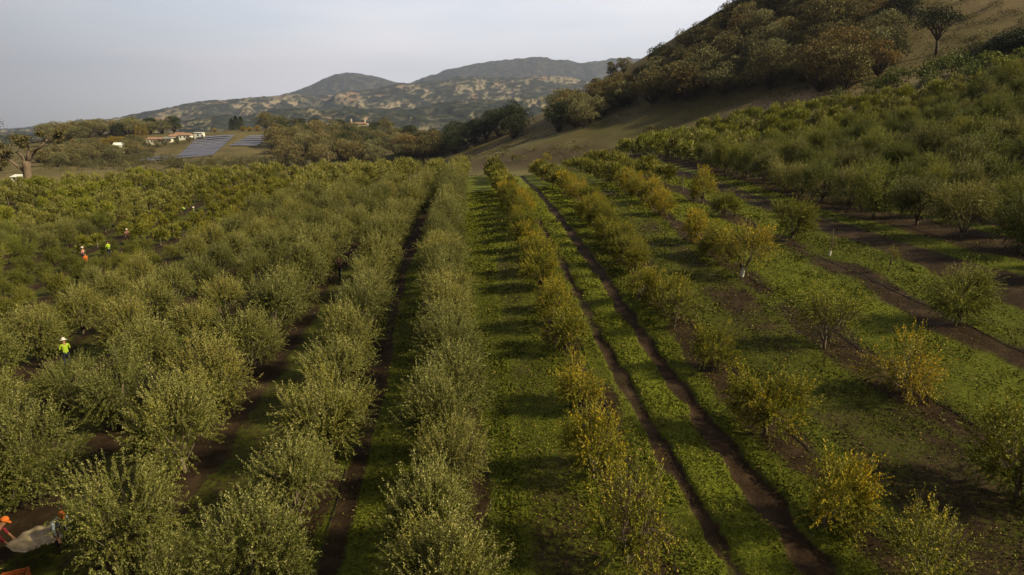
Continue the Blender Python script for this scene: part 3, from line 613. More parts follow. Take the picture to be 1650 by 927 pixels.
region('in the left cluster on the hill', [(895,185),(905,205),(945,208),(1010,180),(1020,163),(990,150),(940,155),(900,168)], BR, 17, 5.6, (.85, 1.15), 6, 'oaks of the left hill cluster')
region('on the wooded flank of the hill', [(1045,176),(1100,165),(1200,150),(1280,140),(1320,152),(1390,140),(1430,118),(1430,60),(1330,20),(1240,20),(1150,70),(1060,135)], BR, 58, 6.0, (.9, 1.2), 7, 'oaks on the flank of the hill')
region('near the hill crest above the flank', [(1240,18),(1330,12),(1440,8),(1440,-30),(1330,-50),(1260,-20)], BR+['oak_dark'], 13, 7, (.9, 1.1), 8, 'oaks near the crest')
def single(u, v, proto, sc, mat, label, name='oak_tree', cat='tree', sq=1.0, grp=None):
    p = at(u, v)
    if p is None: print('MISS', u, v, file=__import__('sys').stderr); return None
    return put(name, proto, p, sc, mat, label, cat, grp, sq)
OKT = oak(981, 10.5, 5.6, 3600, 22, .36, base=.3, mat='oak_dark', lr=(.24, .38))
single(1508, 88, OKT, 1.0, None, 'dark evergreen oak with a clear trunk standing alone below the bright hilltop grass')
single(1440, 58, OKD[1], 1.05, None, 'dark evergreen oak behind and left of the lone oak near the hilltop grass')
single(1560, 96, OKS[1], .55, 'oak_brown', 'small brown oak leaning right beside the lone dark oak on the hill')
single(1063, 112, OKD[2], .98, None, 'dark evergreen oak on the hill skyline against the sky, lowest on the ridge')
single(1030, 128, OKD[3], .55, None, 'small dark oak just below the skyline oak on the ridge')
single(1095, 98, BARE[0], .95, None, 'bare leafless tree on the hill skyline against the sky')
for k, (u, v, s_) in enumerate([(1130, 78, .9), (1155, 66, 1.0), (1180, 48, 1.05), (1205, 30, 1.1), (1235, 18, 1.1)]):
    single(u, v, (OKD if k % 2 else OK_)[k % 4], s_, None if k % 2 else 'oak_grey', ('dark' if k % 2 else 'greyish')+' ridge oak against the sky, '+(ordn(k)+' up' if k else 'lowest')+' the skyline right of bare tree', grp='oaks on the hill skyline')
single(899, 214, OKD[1], 1.1, None, 'dark evergreen oak at the left end of the left hill cluster')
single(968, 148, OKD[0], .5, None, 'small dark oak above the left hill cluster on the ridge')
for k, (u, v) in enumerate([(958, 137), (985, 125), (1005, 118)]): single(u, v, OKS[k], .75, 'oak_brown', 'thin brown oak on the lower ridge, '+['leftmost', 'middle one', 'rightmost'][k]+' of three under the mountain skyline', grp='thin oaks on the lower ridge')
for k, (u, v) in enumerate([(842, 188), (862, 186), (880, 183)]): single(u, v, OKS[k], .5, 'oak_grey', 'small grey-green oak on the far saddle, '+['leftmost', 'middle one', 'rightmost'][k]+' of three', grp='small oaks on the saddle')
for k, (u, v, s_) in enumerate([(1590, 108, .55), (1618, 104, .6), (1645, 100, .62), (1668, 96, .6), (1572, 116, .45), (1640, 84, .5)]):
    single(u, v, OKD[k % 4], s_, None, 'low dark evergreen scrub oak, '+['first', 'second', 'third', 'fourth', 'fifth', 'sixth'][k]+' in thicket at the top right edge', grp='thicket at the top right')
for k, (u, v, s_) in enumerate([(1408, 160, 1.5), (1440, 152, 1.8), (1478, 146, 1.8), (1512, 135, 2.0), (1535, 128, 1.9), (1560, 140, 1.5), (1320, 178, 1.1), (1353, 172, 1.3), (1600, 122, 1.6), (1640, 118, 1.6)]):
    single(u, v, BU[k % 3], s_, None, 'bright green bush, '+['third', 'fourth', 'fifth', 'sixth', 'seventh', 'eighth', 'leftmost', 'second', 'ninth', 'tenth'][k]+(' from left' if k != 6 else '')+' along the top of the right orchard', 'bush', 'bush', grp='bushes along the top of the orchard')
single(1052, 226, OKS[3], .62, 'oak_brown', 'gnarled low oak with crooked limbs at the foot of the hill above the orchard', sq=.75)
single(1078, 228, BU[1], 1.3, None, 'round green bush at the right side of the gnarled low oak', 'bush', 'bush')
single(829, 262, SAP[0], .75, None, 'small pale yellow tree standing behind the end of the grass lane', 'sapling_tree')
single(882, 268, SAP[1], .95, None, 'larger pale yellow tree with rusty base behind the ends of the rows', 'sapling_tree')
single(1206, 202, BU[0], .5, None, 'tiny dark green bush on dry slope above the right orchard', 'bush', 'bush')
for k, (u, v, s_) in enumerate([(800, 254, .8), (812, 252, .7), (862, 243, .6), (905, 235, .6), (925, 231, .6), (725, 262, .6), (745, 259, .7)]):
    single(u, v, BU[k % 3], s_, 'oak_grey', 'low grey-green scrub bush, '+['third', 'fourth', 'fifth', 'sixth', 'rightmost', 'leftmost', 'second'][k]+(' from left' if k not in (4, 5) else '')+' on the brown toe of the hill', 'bush', 'bush', grp='scrub on the toe of the hill', sq=.7)
for k, (u, v) in enumerate([(500, 274), (523, 276), (470, 272), (556, 272), (566, 275), (612, 271)]):
    single(u, v, BARE[k % 3], [.85, .9, .6, .62, .6, .6][k], None, 'pale bare poplar, '+['second', 'third', 'leftmost', 'fourth', 'fifth', 'rightmost'][k]+(' from left' if k not in (2, 5) else '')+', behind the left orchard edge', 'bare_tree', grp='bare poplars behind the orchard')
g = np.random.default_rng(77)
for k, u in enumerate([252, 300, 330, 372, 395, 415, 440, 462]):
    single(u, 269-abs(u-400)*.02, BARE[k % 3], g.uniform(.45, .65), None, 'leafless grey shrub tree, '+(ordn(k)+' from left' if k else 'leftmost')+' below the solar panels', 'bare_tree', grp='leafless trees below the solar field')
for k, (u, h_) in enumerate([(374, .85), (381, 1.0), (389, .95)]): single(u, 211, CYP, h_, None, 'tall dark conifer, '+['left', 'middle', 'right'][k]+' one of three on the knoll skyline', 'conifer_tree', grp='three conifers on the knoll', sq=.85)
for k, u in enumerate([222, 229, 236]): single(u, 222, POP, .78, None, 'narrow golden poplar, '+['left', 'middle', 'right'][k]+' of three left of the white houses', 'poplar_tree', grp='golden poplars')
for k, (u, v, s_) in enumerate([(170, 235, .55), (184, 233, .6), (196, 231, .5), (392, 212, .35), (402, 213, .35), (346, 213, .3), (415, 212, .4), (558, 216, .5), (121, 233, .4), (619, 212, .4)]):
    single(u, v, OK_[k % 6], s_, 'gold', 'golden yellow tree '+['left of the big white barn', 'just above the white barn, nearest to it', 'right beside the white barn roof', 'under the three conifers', 'to the right under the three conifers', 'small, left of the three conifers', 'well right of the conifers, above the panels', 'beside the chimneyed villa', 'small, far left in the tree belt', 'small, right of the chimneyed villa'][k], 'autumn_tree', grp='golden autumn trees')
single(672, 218, OKD[2], 1.15, 'oak_grey', 'tall rounded green pine rising above the valley woodland', 'pine_tree', sq=1.5)

# understorey: brush between the oaks, one mass nobody could count
def brush(name, label, polys, n, size, mats, seed, hmax):
    g = np.random.default_rng(seed); VV = []; QQ = []; TT = []; MI = []; n0 = 0
    for _ in range(n):
        (x0, y0, x1, y1), wgt = polys[int(g.integers(0, len(polys)))], 1
        p = at(g.uniform(x0, x1), g.uniform(y0, y1))
        if p is None or p[1] < ymax(p[0])+3 and abs(p[0]) < 90: continue
        k = 150; rr = g.uniform(1.2, 3.2); hh = g.uniform(.8, hmax); d = unit(g.normal(size=(k, 3))); d[:, 2] = np.abs(d[:, 2]); P = p+d*np.array([rr, rr, hh])*g.uniform(.5, 1.05, (k, 1))
        V, Q = cards(P, unit(d+g.normal(size=(k, 3))*.7), size*g.uniform(.6, 1.3, k), size*.55, g); VV.append(V); QQ.append(Q+n0); n0 += len(V); TT.append(np.clip(g.normal(g.uniform(.2, .65), .15, k), 0, 1)); MI.append(np.full(k, int(g.integers(0, len(mats)))))
    o = link(name, np_mesh(name, np.vstack(VV), np.vstack(QQ), [M[q] for q in mats], fattr={'tint': np.concatenate(TT)}, midx=np.concatenate(MI))); tag(o, label, 'brush', kind='stuff')
brush('woodland_brush', 'grey-brown brush filling the gaps between the valley oaks', [(440, 225, 700, 270), (80, 218, 240, 262), (250, 259, 470, 270), (340, 259, 700, 272), (60, 240, 230, 272), (70, 256, 290, 277), (120, 240, 250, 270)], 760, .42, ['oak_grey', 'oak_brown', 'drygrass'], 401, 3.6)
brush('hill_brush', 'low brown brush scattered on the wooded flank of the hill', [(1060, 60, 1440, 150), (1200, 0, 1440, 80), (890, 160, 1010, 205), (1000, 130, 1300, 215), (1480, 0, 1650, 110), (720, 235, 1000, 262)], 230, .34, ['oak_brown', 'drygrass', 'oak_grey'], 402, 1.6)

# old oak at the left edge: massive pollarded trunk with broken stubs and clumps of leaves
p = at(46, 304); r_ = empty('old_oak_tree', (p[0], p[1], p[2]-.3)); b = MB(); px1 = proj(p)[2]/FOC
ux = RT
def L3(u, v, dy=0.): return np.array(list(RT*((u-46)*px1)))+np.array([0, dy, 0])+np.array([0, 0, (304-v)*px1])
b.tube([L3(47, 310), L3(47, 290), L3(49, 268), L3(51, 258)], np.array([7.5, 6, 5.6, 6.5])*px1, 12)
for pts, rd in [([(51,262),(57,252),(62,246),(68,241),(80,237),(84,232),(84,224)], [4,3.4,2.6,2,1.8,1.6,1.2]), ([(50,262),(46,252),(40,243)], [3.6,3,2.6]), ([(52,258),(56,248),(58,238),(58,228)], [3,2,1.4,.8]), ([(46,276),(38,268),(24,256),(10,248),(-6,240)], [2.6,2.2,1.8,1.5,1.2]),
                ([(84,228),(96,228),(106,236),(116,243)], [.9,.7,.6,.4]), ([(24,256),(18,246),(22,232)], [1.2,.9,.5]), ([(10,248),(4,230),(-4,214)], [1.3,1,.6]), ([(84,226),(92,222),(98,220)], [.9,.6,.4])]:
    b.tube([L3(u, v, g.uniform(-1, 1)*i*.25) for i, (u, v) in enumerate(pts)], np.array(rd)*px1, 8)
b.build('trunk', [M['oldbark']], r_, True)
n = 9000; cl = [(58,226,7),(62,222,6),(92,218,7),(98,222,7),(86,216,5),(120,214,6),(112,220,6),(24,222,8),(34,228,8),(14,218,7),(6,235,10),(20,245,9),(-6,215,12),(-14,240,14),(2,260,10),(12,270,9),(36,235,6),(8,252,8),(100,228,4),(28,262,6),(0,200,9)]
ci = g.integers(0, len(cl), n); cc = np.array([L3(c[0], c[1], g.uniform(-3, 3)) for c in cl]); cr_ = np.array([c[2]*1.25 for c in cl])*px1
P = cc[ci]+unit(g.normal(size=(n, 3)))*(cr_[ci]*np.abs(g.normal(0, .55, n)))[:, None]*np.array([1.2, 1.2, .75]); V, Q = cards(P, unit(g.normal(size=(n, 3))), .34, .2, g)
link('crown', np_mesh('crown', V, Q, [M['oak_brown']], fattr={'tint': np.clip(g.normal(.35, .2, n), 0, 1)}), r_)
tag(r_, 'old oak with a massive reddish broken trunk and sparse leaf clumps at the left edge', 'tree')
p = at(2, 306); r_ = empty('fallen_log', (p[0]+2, p[1]-8, p[2]+2.2)); b = MB(); b.tube([(-4, 0, .2), (-1, .2, .9), (1.2, 0, .6), (2.2, -.1, -.4)], [.5, .45, .35, .2], 9); b.build('limb', [M['palebark']], r_, True); b = MB(); b.tube([(-3.6, 0, .1), (-3.6, 0, -3)], [.3, .34], 8); b.build('stump', [M['oldbark']], r_)
tag(r_, 'pale broken tree limb arching down in front of the old oak at the left edge', 'dead limb')
# ------------------------------------------------------------------ low plants on the lanes (nobody could count them)
g = np.random.default_rng(5)
NG = 560000; yy = 10+66*g.random(NG)**1.4; xx = g.uniform(-7.5, 1, NG)+g.random(NG)*(g.uniform(0, 1, NG)*yy*.95+14); 
mk = masks(xx, yy); u_, v_, f_ = proj(np.stack([xx, yy, base_z(xx, yy)], 1)); pk = (g.random(NG) < (1-mk[0])**1.3*.85+.06) & (mk[3] < .4) & (mk[4] < .4) & (u_ > 380) & (u_ < 1730) & (v_ < 1010) & (mk[2] < .5)
xx, yy = xx[pk], yy[pk]; mk = [k[pk] for k in mk]; n = len(xx); zz = full_z(xx, yy, mk)
hgt = .02+.05*fbm(xx/.6, yy/.6, 95, 2)*g.uniform(.3, 1.3, n)*(.5+mk[1]); sz = (.038+.00125*yy)*g.uniform(.5, 1.5, n)*(.45+1.1*fbm(xx/.9, yy/1.4, 97, 3))
P = np.stack([xx, yy, zz+hgt], 1); D = unit(np.stack([g.normal(size=n), g.normal(size=n), np.abs(g.normal(.2, .5, n))], 1)); V, Q = cards(P, D, sz, sz*.6, g)
m, t, o = newmat('lane_plants'); tn = attr(t, 'tint'); rp = N(t, 'ShaderNodeValToRGB'); e = rp.color_ramp.elements; e[0].color = (.025,.030,.003,1); e[1].color = (.24,.17,.06,1); k = e.new(.45); k.color = (.088,.098,.006,1); k = e.new(.9); k.color = (.20,.225,.022,1); t.links.new(tn, rp.inputs[0]); pbr(t, o, rp.outputs[0], .8, spec=.15)
tag(link('ground_cover', np_mesh('ground_cover', V, Q, [m], fattr={'tint': np.where(g.random(n) < .05, 1., np.clip(.14+.66*mk[1]+g.normal(0, .12, n), 0, .9))})), 'low clover and grass growing in the orchard lanes', 'grass', kind='stuff')
# brush on the hill foot and slopes: tufts of dry grass
NG = 60000; px_ = g.uniform(690, 1720, NG); th = g.uniform(-.1, .95, NG); rr_ = g.uniform(90, 260, NG); xx = rr_*np.sin(th); yy = rr_*np.cos(th); mk = masks(xx, yy); pk = mk[2] > .9; xx, yy = xx[pk], yy[pk]; n = len(xx); zz = base_z(xx, yy)+.6*0
zz = full_z(xx, yy); pk = fbm(xx/9, yy/9, 101) > .45; xx, yy, zz = xx[pk], yy[pk], zz[pk]; n = len(xx)
V, Q = cards(np.stack([xx, yy, zz], 1), unit(np.stack([g.normal(size=n)*.5, g.normal(size=n)*.5, np.ones(n)], 1)), g.uniform(.15, .5, n), g.uniform(.1, .3, n), g)
tag(link('hill_grass', np_mesh('hill_grass', V, Q, [M['drygrass']], fattr={'tint': np.clip(g.normal(.5, .2, n), 0, 1)})), 'tufts of dry brown grass on the hillside', 'grass', kind='stuff')

# ------------------------------------------------------------------ irrigation hoses along the young rows
hm = simple('black_hose', (.015, .014, .013), .5, .1)
for i, (X, y0, y1, dx, lb) in enumerate([(3.9, 12, 70, .55, 'under the first yellowing row right of the grass lane'), (9.0, 12, 80, .5, 'under the second yellowing row, right of the wheel ruts'), (14.0, 12, 85, .45, 'under the sparse third row right of the grass lane'), (18.8, 18, 90, .4, 'under the fourth row with few young trees'), (27.6, 28, 95, -.9, 'at the foot of the big bright green trees on the right'), (-5.2, 12, 60, 1.0, 'on the soil beside the first row beyond the hedge-like row')]):
    ys = np.arange(y0, y1, .8); xs = rowx(X, ys)+dx+.06*np.sin(ys/1.7)+.05*np.sin(ys/.9+X); zs = full_z(xs, ys)+.03; b = MB(); b.tube(np.stack([xs, ys, zs], 1), .013, 5, cap=False)
    tag(b.build('irrigation_hose', [hm], None, True), 'thin black irrigation hose '+lb, 'hose', 'irrigation hoses')

# ------------------------------------------------------------------ solar field
m, t, o = newmat('solar_glass'); pbr(t, o, mixc(t, noise(t, .6, 2), (.035,.035,.06), (.07,.065,.10)), .3, spec=.5); M['solar'] = m; M['steel'] = simple('galvanised_steel', (.35,.35,.34), .5, .1, metallic=.6)
def solar_row(ul, vl, ur, vr_, lab, grp):
    A = at(ul, vl); B = at(ur, vr_)
    if A is None or B is None: return
    A, B = A[:3], B[:3]; L_ = float(np.linalg.norm((B-A)[:2])); nseg = max(2, int(L_/4)); T = np.linspace(0, 1, nseg+1)
    xs = A[0]+(B[0]-A[0])*T; ys = A[1]+(B[1]-A[1])*T; zs = full_z(xs, ys); zs = np.convolve(np.pad(zs, 2, 'edge'), np.ones(5)/5, 'valid'); d = unit((B-A)*np.array([1, 1, 0])); pr = np.array([-d[1], d[0], 0])
    r_ = empty('solar_panel_row', (A[0], A[1], zs[0])); V = []; Qs = []; pp = MB(); o_ = np.array([A[0], A[1], zs[0]])
    for i in range(nseg):
        for (a0, a1) in ((i, i+1),):
            p0 = np.array([xs[a0], ys[a0], zs[a0]+.7])-o_; p1 = np.array([xs[a1], ys[a1], zs[a1]+.7])-o_; p1 = p0+(p1-p0)*.985; hi = pr*2.0+np.array([0, 0, .62]); th_ = np.array([0, 0, -.06])
            k = len(V); V += [p0, p1, p1+hi, p0+hi, p0+th_, p1+th_, p1+hi+th_, p0+hi+th_]; Qs += [(k, k+1, k+2, k+3), (k+4, k+7, k+6, k+5), (k, k+4, k+5, k+1), (k+1, k+5, k+6, k+2), (k+2, k+6, k+7, k+3), (k+3, k+7, k+4, k)]
            q = p0+pr*1.6; pp.tube([q+np.array([0, 0, -1.3]), q+np.array([0, 0, .6])], .07, 5)
    link('panels', np_mesh('panels', V, Qs, [M['solar']]), r_); pp.build('posts', [M['steel']], r_)
    tag(r_, lab, 'solar panels', grp)
for k in range(13):
    t_ = k/12; solar_row(316-33*t_, 225+34*t_, 376-32*t_, 222.5+31*t_, 'long row of solar panels in the left array, '+(ordn(k)+' from top' if k else 'topmost'), 'rows of solar panels, left array')
for k in range(6):
    t_ = k/5; solar_row(402-32*t_, 224+14*t_, 437-22*t_, 222+15*t_, 'row of solar panels in the right array, '+(ordn(k)+' from top' if k else 'topmost'), 'rows of solar panels, right array')
for k in range(3):
    t_ = k/2; solar_row(246-22*t_, 257+6*t_, 280-14*t_, 256+5*t_, 'short row of solar panels low on the left, '+['uppermost', 'middle', 'lowest'][k]+' of three', 'rows of solar panels, lower left')

# ------------------------------------------------------------------ buildings
M['cream'] = simple('cream_render', (.66,.60,.50), .8, .06); M['white'] = simple('white_paint', (.78,.77,.74), .7, .04); M['tile'] = simple('terracotta_tile', (.31,.18,.125), .8, .2, 3); M['glass'] = simple('window_glass', (.03,.035,.045), .15, .1, spec=.6); M['greyroof'] = simple('grey_roof', (.22,.21,.20), .7, .1); M['wood'] = simple('weathered_wood', (.20,.15,.11), .85, .3, 2)
def house(u, v, w, d, h, wall, roof, lab, rz=.15, rh=1.3, name='house', nwin=3, chim=(), cat='house', grp=None, lift=0.):
    p = at(u, v)
    if p is None: print('MISS house', u, v); return
    r_ = empty(name, (p[0], p[1], p[2]+lift), rz); b = MB(); b.box((0, 0, h/2-.6), (w, d, h+1.2)); wl = b.build('wall', [M[wall]], r_)
    b = MB(); e = .4; V = [(-w/2-e, -d/2-e, h), (w/2+e, -d/2-e, h), (w/2+e, d/2+e, h), (-w/2-e, d/2+e, h), (-w/2+(0 if rh < .5 else w*.12), 0, h+rh), (w/2-(0 if rh < .5 else w*.12), 0, h+rh)]
    b.add(V, [(0, 1, 5, 4), (2, 3, 4, 5), (1, 2, 5, 5), (3, 0, 4, 4), (0, 3, 2, 1)]); rf = b.build('roof', [M[roof]], r_)
    for cx, ch in chim: b = MB(); b.box((cx, .3, h+rh*.5+ch/2-.2), (.9, .9, ch+rh)); b.box((cx, .3, h+rh+ch-.1), (1.15, 1.15, .2)); b.build('chimney', [M[wall]], rf)
    for i in range(nwin):
        x_ = -w/2+(i+.5)*w/nwin; b = MB(); b.box((x_, -d/2-.03, h*.55), (1.1, .06, 1.2)); fr = b.build('window', [M['white']], r_); b = MB(); b.box((x_, -d/2-.075, h*.55), (.9, .04, 1.0)); b.build('pane', [M['glass']], fr)
    b = MB(); b.box((w*.02+w/nwin*.5*(nwin % 2), -d/2-.04, 1.05), (1.0, .07, 2.1)); b.build('door', [M['wood']], r_)
    tag(r_, lab, cat, grp)
house(247, 230, 6, 5, 2.6, 'cream', 'tile', 'cream house, leftmost of the row of pale houses above the solar field')
house(258, 229, 5, 5, 2.4, 'cream', 'tile', 'cream house second from left in the row of pale houses', -.1)
house(272, 228, 5, 5, 2.2, 'white', 'greyroof', 'small white house in the middle of the row of pale houses', .1)
house(280, 226, 4.5, 5, 2.9, 'cream', 'tile', 'tall cream house just left of the orange-roofed one', .3)
house(291, 224, 7, 5, 2.0, 'cream', 'tile', 'house with the widest orange tiled roof above the solar field', 0, 2.2)
house(300, 224, 7, 5, 2.4, 'white', 'tile', 'low white house at the right end of the row of pale houses', .1)
house(322, 223, 5, 4, 3.2, 'white', 'white', 'small white shed standing alone at the top edge of the solar panels', 0, .3, 'shed', 1, cat='shed')
house(193, 246, 6, 6, 4, 'white', 'white', 'big pale barn with bright white gable in the trees left of the houses', .5, 1.6, 'barn', 2, cat='barn')
house(207, 240, 4, 4, 3, 'white', 'greyroof', 'small white house right behind the pale barn', .2, .9, nwin=1)
house(217, 238, 3.4, 3, 2.2, 'white', 'greyroof', 'tiny white outbuilding right of the pale barn', 0, .6, 'outbuilding', 1, cat='outbuilding')
house(579, 219, 13, 8, 7.9, 'cream', 'tile', 'terracotta-roofed villa with two pale chimneys showing above the valley woodland', 0, 1.2, 'villa', 4, ((-5.2, 2.4), (4.6, 2.6)), cat='villa')
house(541, 273, 6, 4, 2.6, 'cream', 'greyroof', 'small dark-roofed yellowish shed by the utility pole', .1, .8, 'shed', 1, cat='shed')
house(35, 294, 5, 4, 1.9, 'white', 'white', 'white low building behind the old oak trunk', .1, .9, 'outbuilding', 2, cat='outbuilding', lift=1)
for k, (u, v, q_) in enumerate([(240, 236, 0), (253, 234, 1), (266, 234, 2), (286, 231, 3), (203, 249, 4), (180, 250, 5), (305, 229, 0)]): single(u, v, OKS[q_ % 4], .42+.05*(q_ % 3), 'oak_grey' if k % 2 else 'oak_brown', 'small tree in front of the pale houses, '+['third', 'fourth', 'fifth', 'sixth', 'second', 'leftmost', 'rightmost'][k]+(' from left' if k not in (5, 6) else ''), grp='small trees in front of the pale houses')
# tanks or bins beside the shed
p = at(556, 273); r_ = empty('water_tank', (p[0], p[1], p[2])); b = MB(); b.tube([(0, 0, -.3), (0, 0, 2.3), (0, 0, 2.6)], [1.3, 1.3, .4], 14); b.build('tank', [M['greyroof']], r_, True); tag(r_, 'grey water tank right of the dark-roofed shed', 'tank')
# utility pole
p = at(530, 272); r_ = empty('utility_pole', tuple(p)); b = MB(); b.tube([(0, 0, -.5), (0, 0, 8.6)], [.17, .12], 8); b.build('pole', [M['wood']], r_, True); b = MB(); b.box((0, .2, 8.1), (2.4, .12, .15)); b.build('crossarm', [M['wood']], r_)
for x_ in (-1.1, .45, 1.1): b = MB(); b.tube([(x_, .2, 8.17), (x_, .2, 8.45)], [.06, .05], 6); b.build('insulator', [M['greyroof']], r_)
b = MB(); b.tube([(.32, 0, 6.9), (.32, 0, 7.7)], .22, 10); b.build('transformer', [M['greyroof']], r_, True); tag(r_, 'wooden utility pole with a crossarm behind the left orchard', 'utility pole')
p = at(588, 271); r_ = empty('sign_post', tuple(p)); b = MB(); b.tube([(0, 0, -.3), (0, 0, 2.4)], .08, 6); b.build('post', [M['wood']], r_); b = MB(); b.box((0, -.1, 2.2), (.9, .05, .6)); b.build('board', [M['white']], r_); tag(r_, 'short post with a small pale board right of the bare poplars', 'sign')
# red car by the track
M['carred'] = simple('dark_red_paint', (.32,.02,.03), .3, .1, spec=.6); M['tyre'] = simple('black_rubber', (.02,.02,.02), .8)
p = at(661, 270); r_ = empty('parked_car', (p[0], p[1], p[2]), 1.35); b = MB(); b.box((0, 0, .62), (1.78, 4.3, .6), taper=.97); b.build('body', [M['carred']], r_)
b = MB(); b.box((0, .15, 1.15), (1.6, 2.4, .5), taper=.78); b.build('cabin', [M['glass']], r_); b = MB(); b.box((0, .15, 1.42), (1.25, 1.8, .05)); b.build('roof', [M['carred']], r_)
for sx in (-1, 1):
    for sy in (-1, 1): b = MB(); b.tube([(sx*.78, sy*1.35, .33), (sx*.95, sy*1.35, .33)], .33, 14); wh = b.build('wheel', [M['tyre']], r_); b = MB(); b.tube([(sx*.955, sy*1.35, .33), (sx*.965, sy*1.35, .33)], .19, 10); b.build('rim', [M['steel']], wh)
for sx in (-1, 1): b = MB(); b.box((sx*.62, 2.16, .68), (.35, .05, .16)); b.build('headlight', [M['white']], r_)
tag(r_, 'dark red parked car beyond the left end of the hedge-like row', 'car')
def boards(u0, v0, u1, v1, lab, name, cat):
    A = at(u0, v0); B = at(u1, v1); d = (B-A); L_ = np.linalg.norm(d[:2]); r_ = empty(name, tuple(A), math.atan2(d[1], d[0])); sl_ = d[2]/L_
    n_ = max(3, int(L_/2.4))
    for i in range(n_+1): x_ = L_*i/n_; b = MB(); b.box((x_, 0, .55+sl_*x_), (.12, .12, 1.3)); b.build('post', [M['wood']], r_)
    for h_ in (.5, .95):
        b = MB(); b.tube([(-.1, -.09, h_), (L_+.1, -.09, h_+sl_*L_)], .055, 5); b.build('rail', [M['wood']], r_)
    tag(r_, lab, cat)
boards(905, 246, 926, 252, 'short weathered wooden rail fence at the foot of the hill right of the pale sapling', 'rail_fence', 'fence')
boards(664, 266, 690, 262, 'grey rail fence beside the dark red car', 'rail_fence', 'fence')
# thin training stakes in the young rows
for u, v, lb in ((1338, 412, 'dark thin stake beside the small sapling in fourth row right of grass lane'),):
    p = at(u, v); b = MB(); b.tube([(0, 0, -.2), (0, 0, 1.5)], .025, 6); o_ = b.build('stake', [M['wood']], None, False, tuple(p)); tag(o_, lb, 'stake')

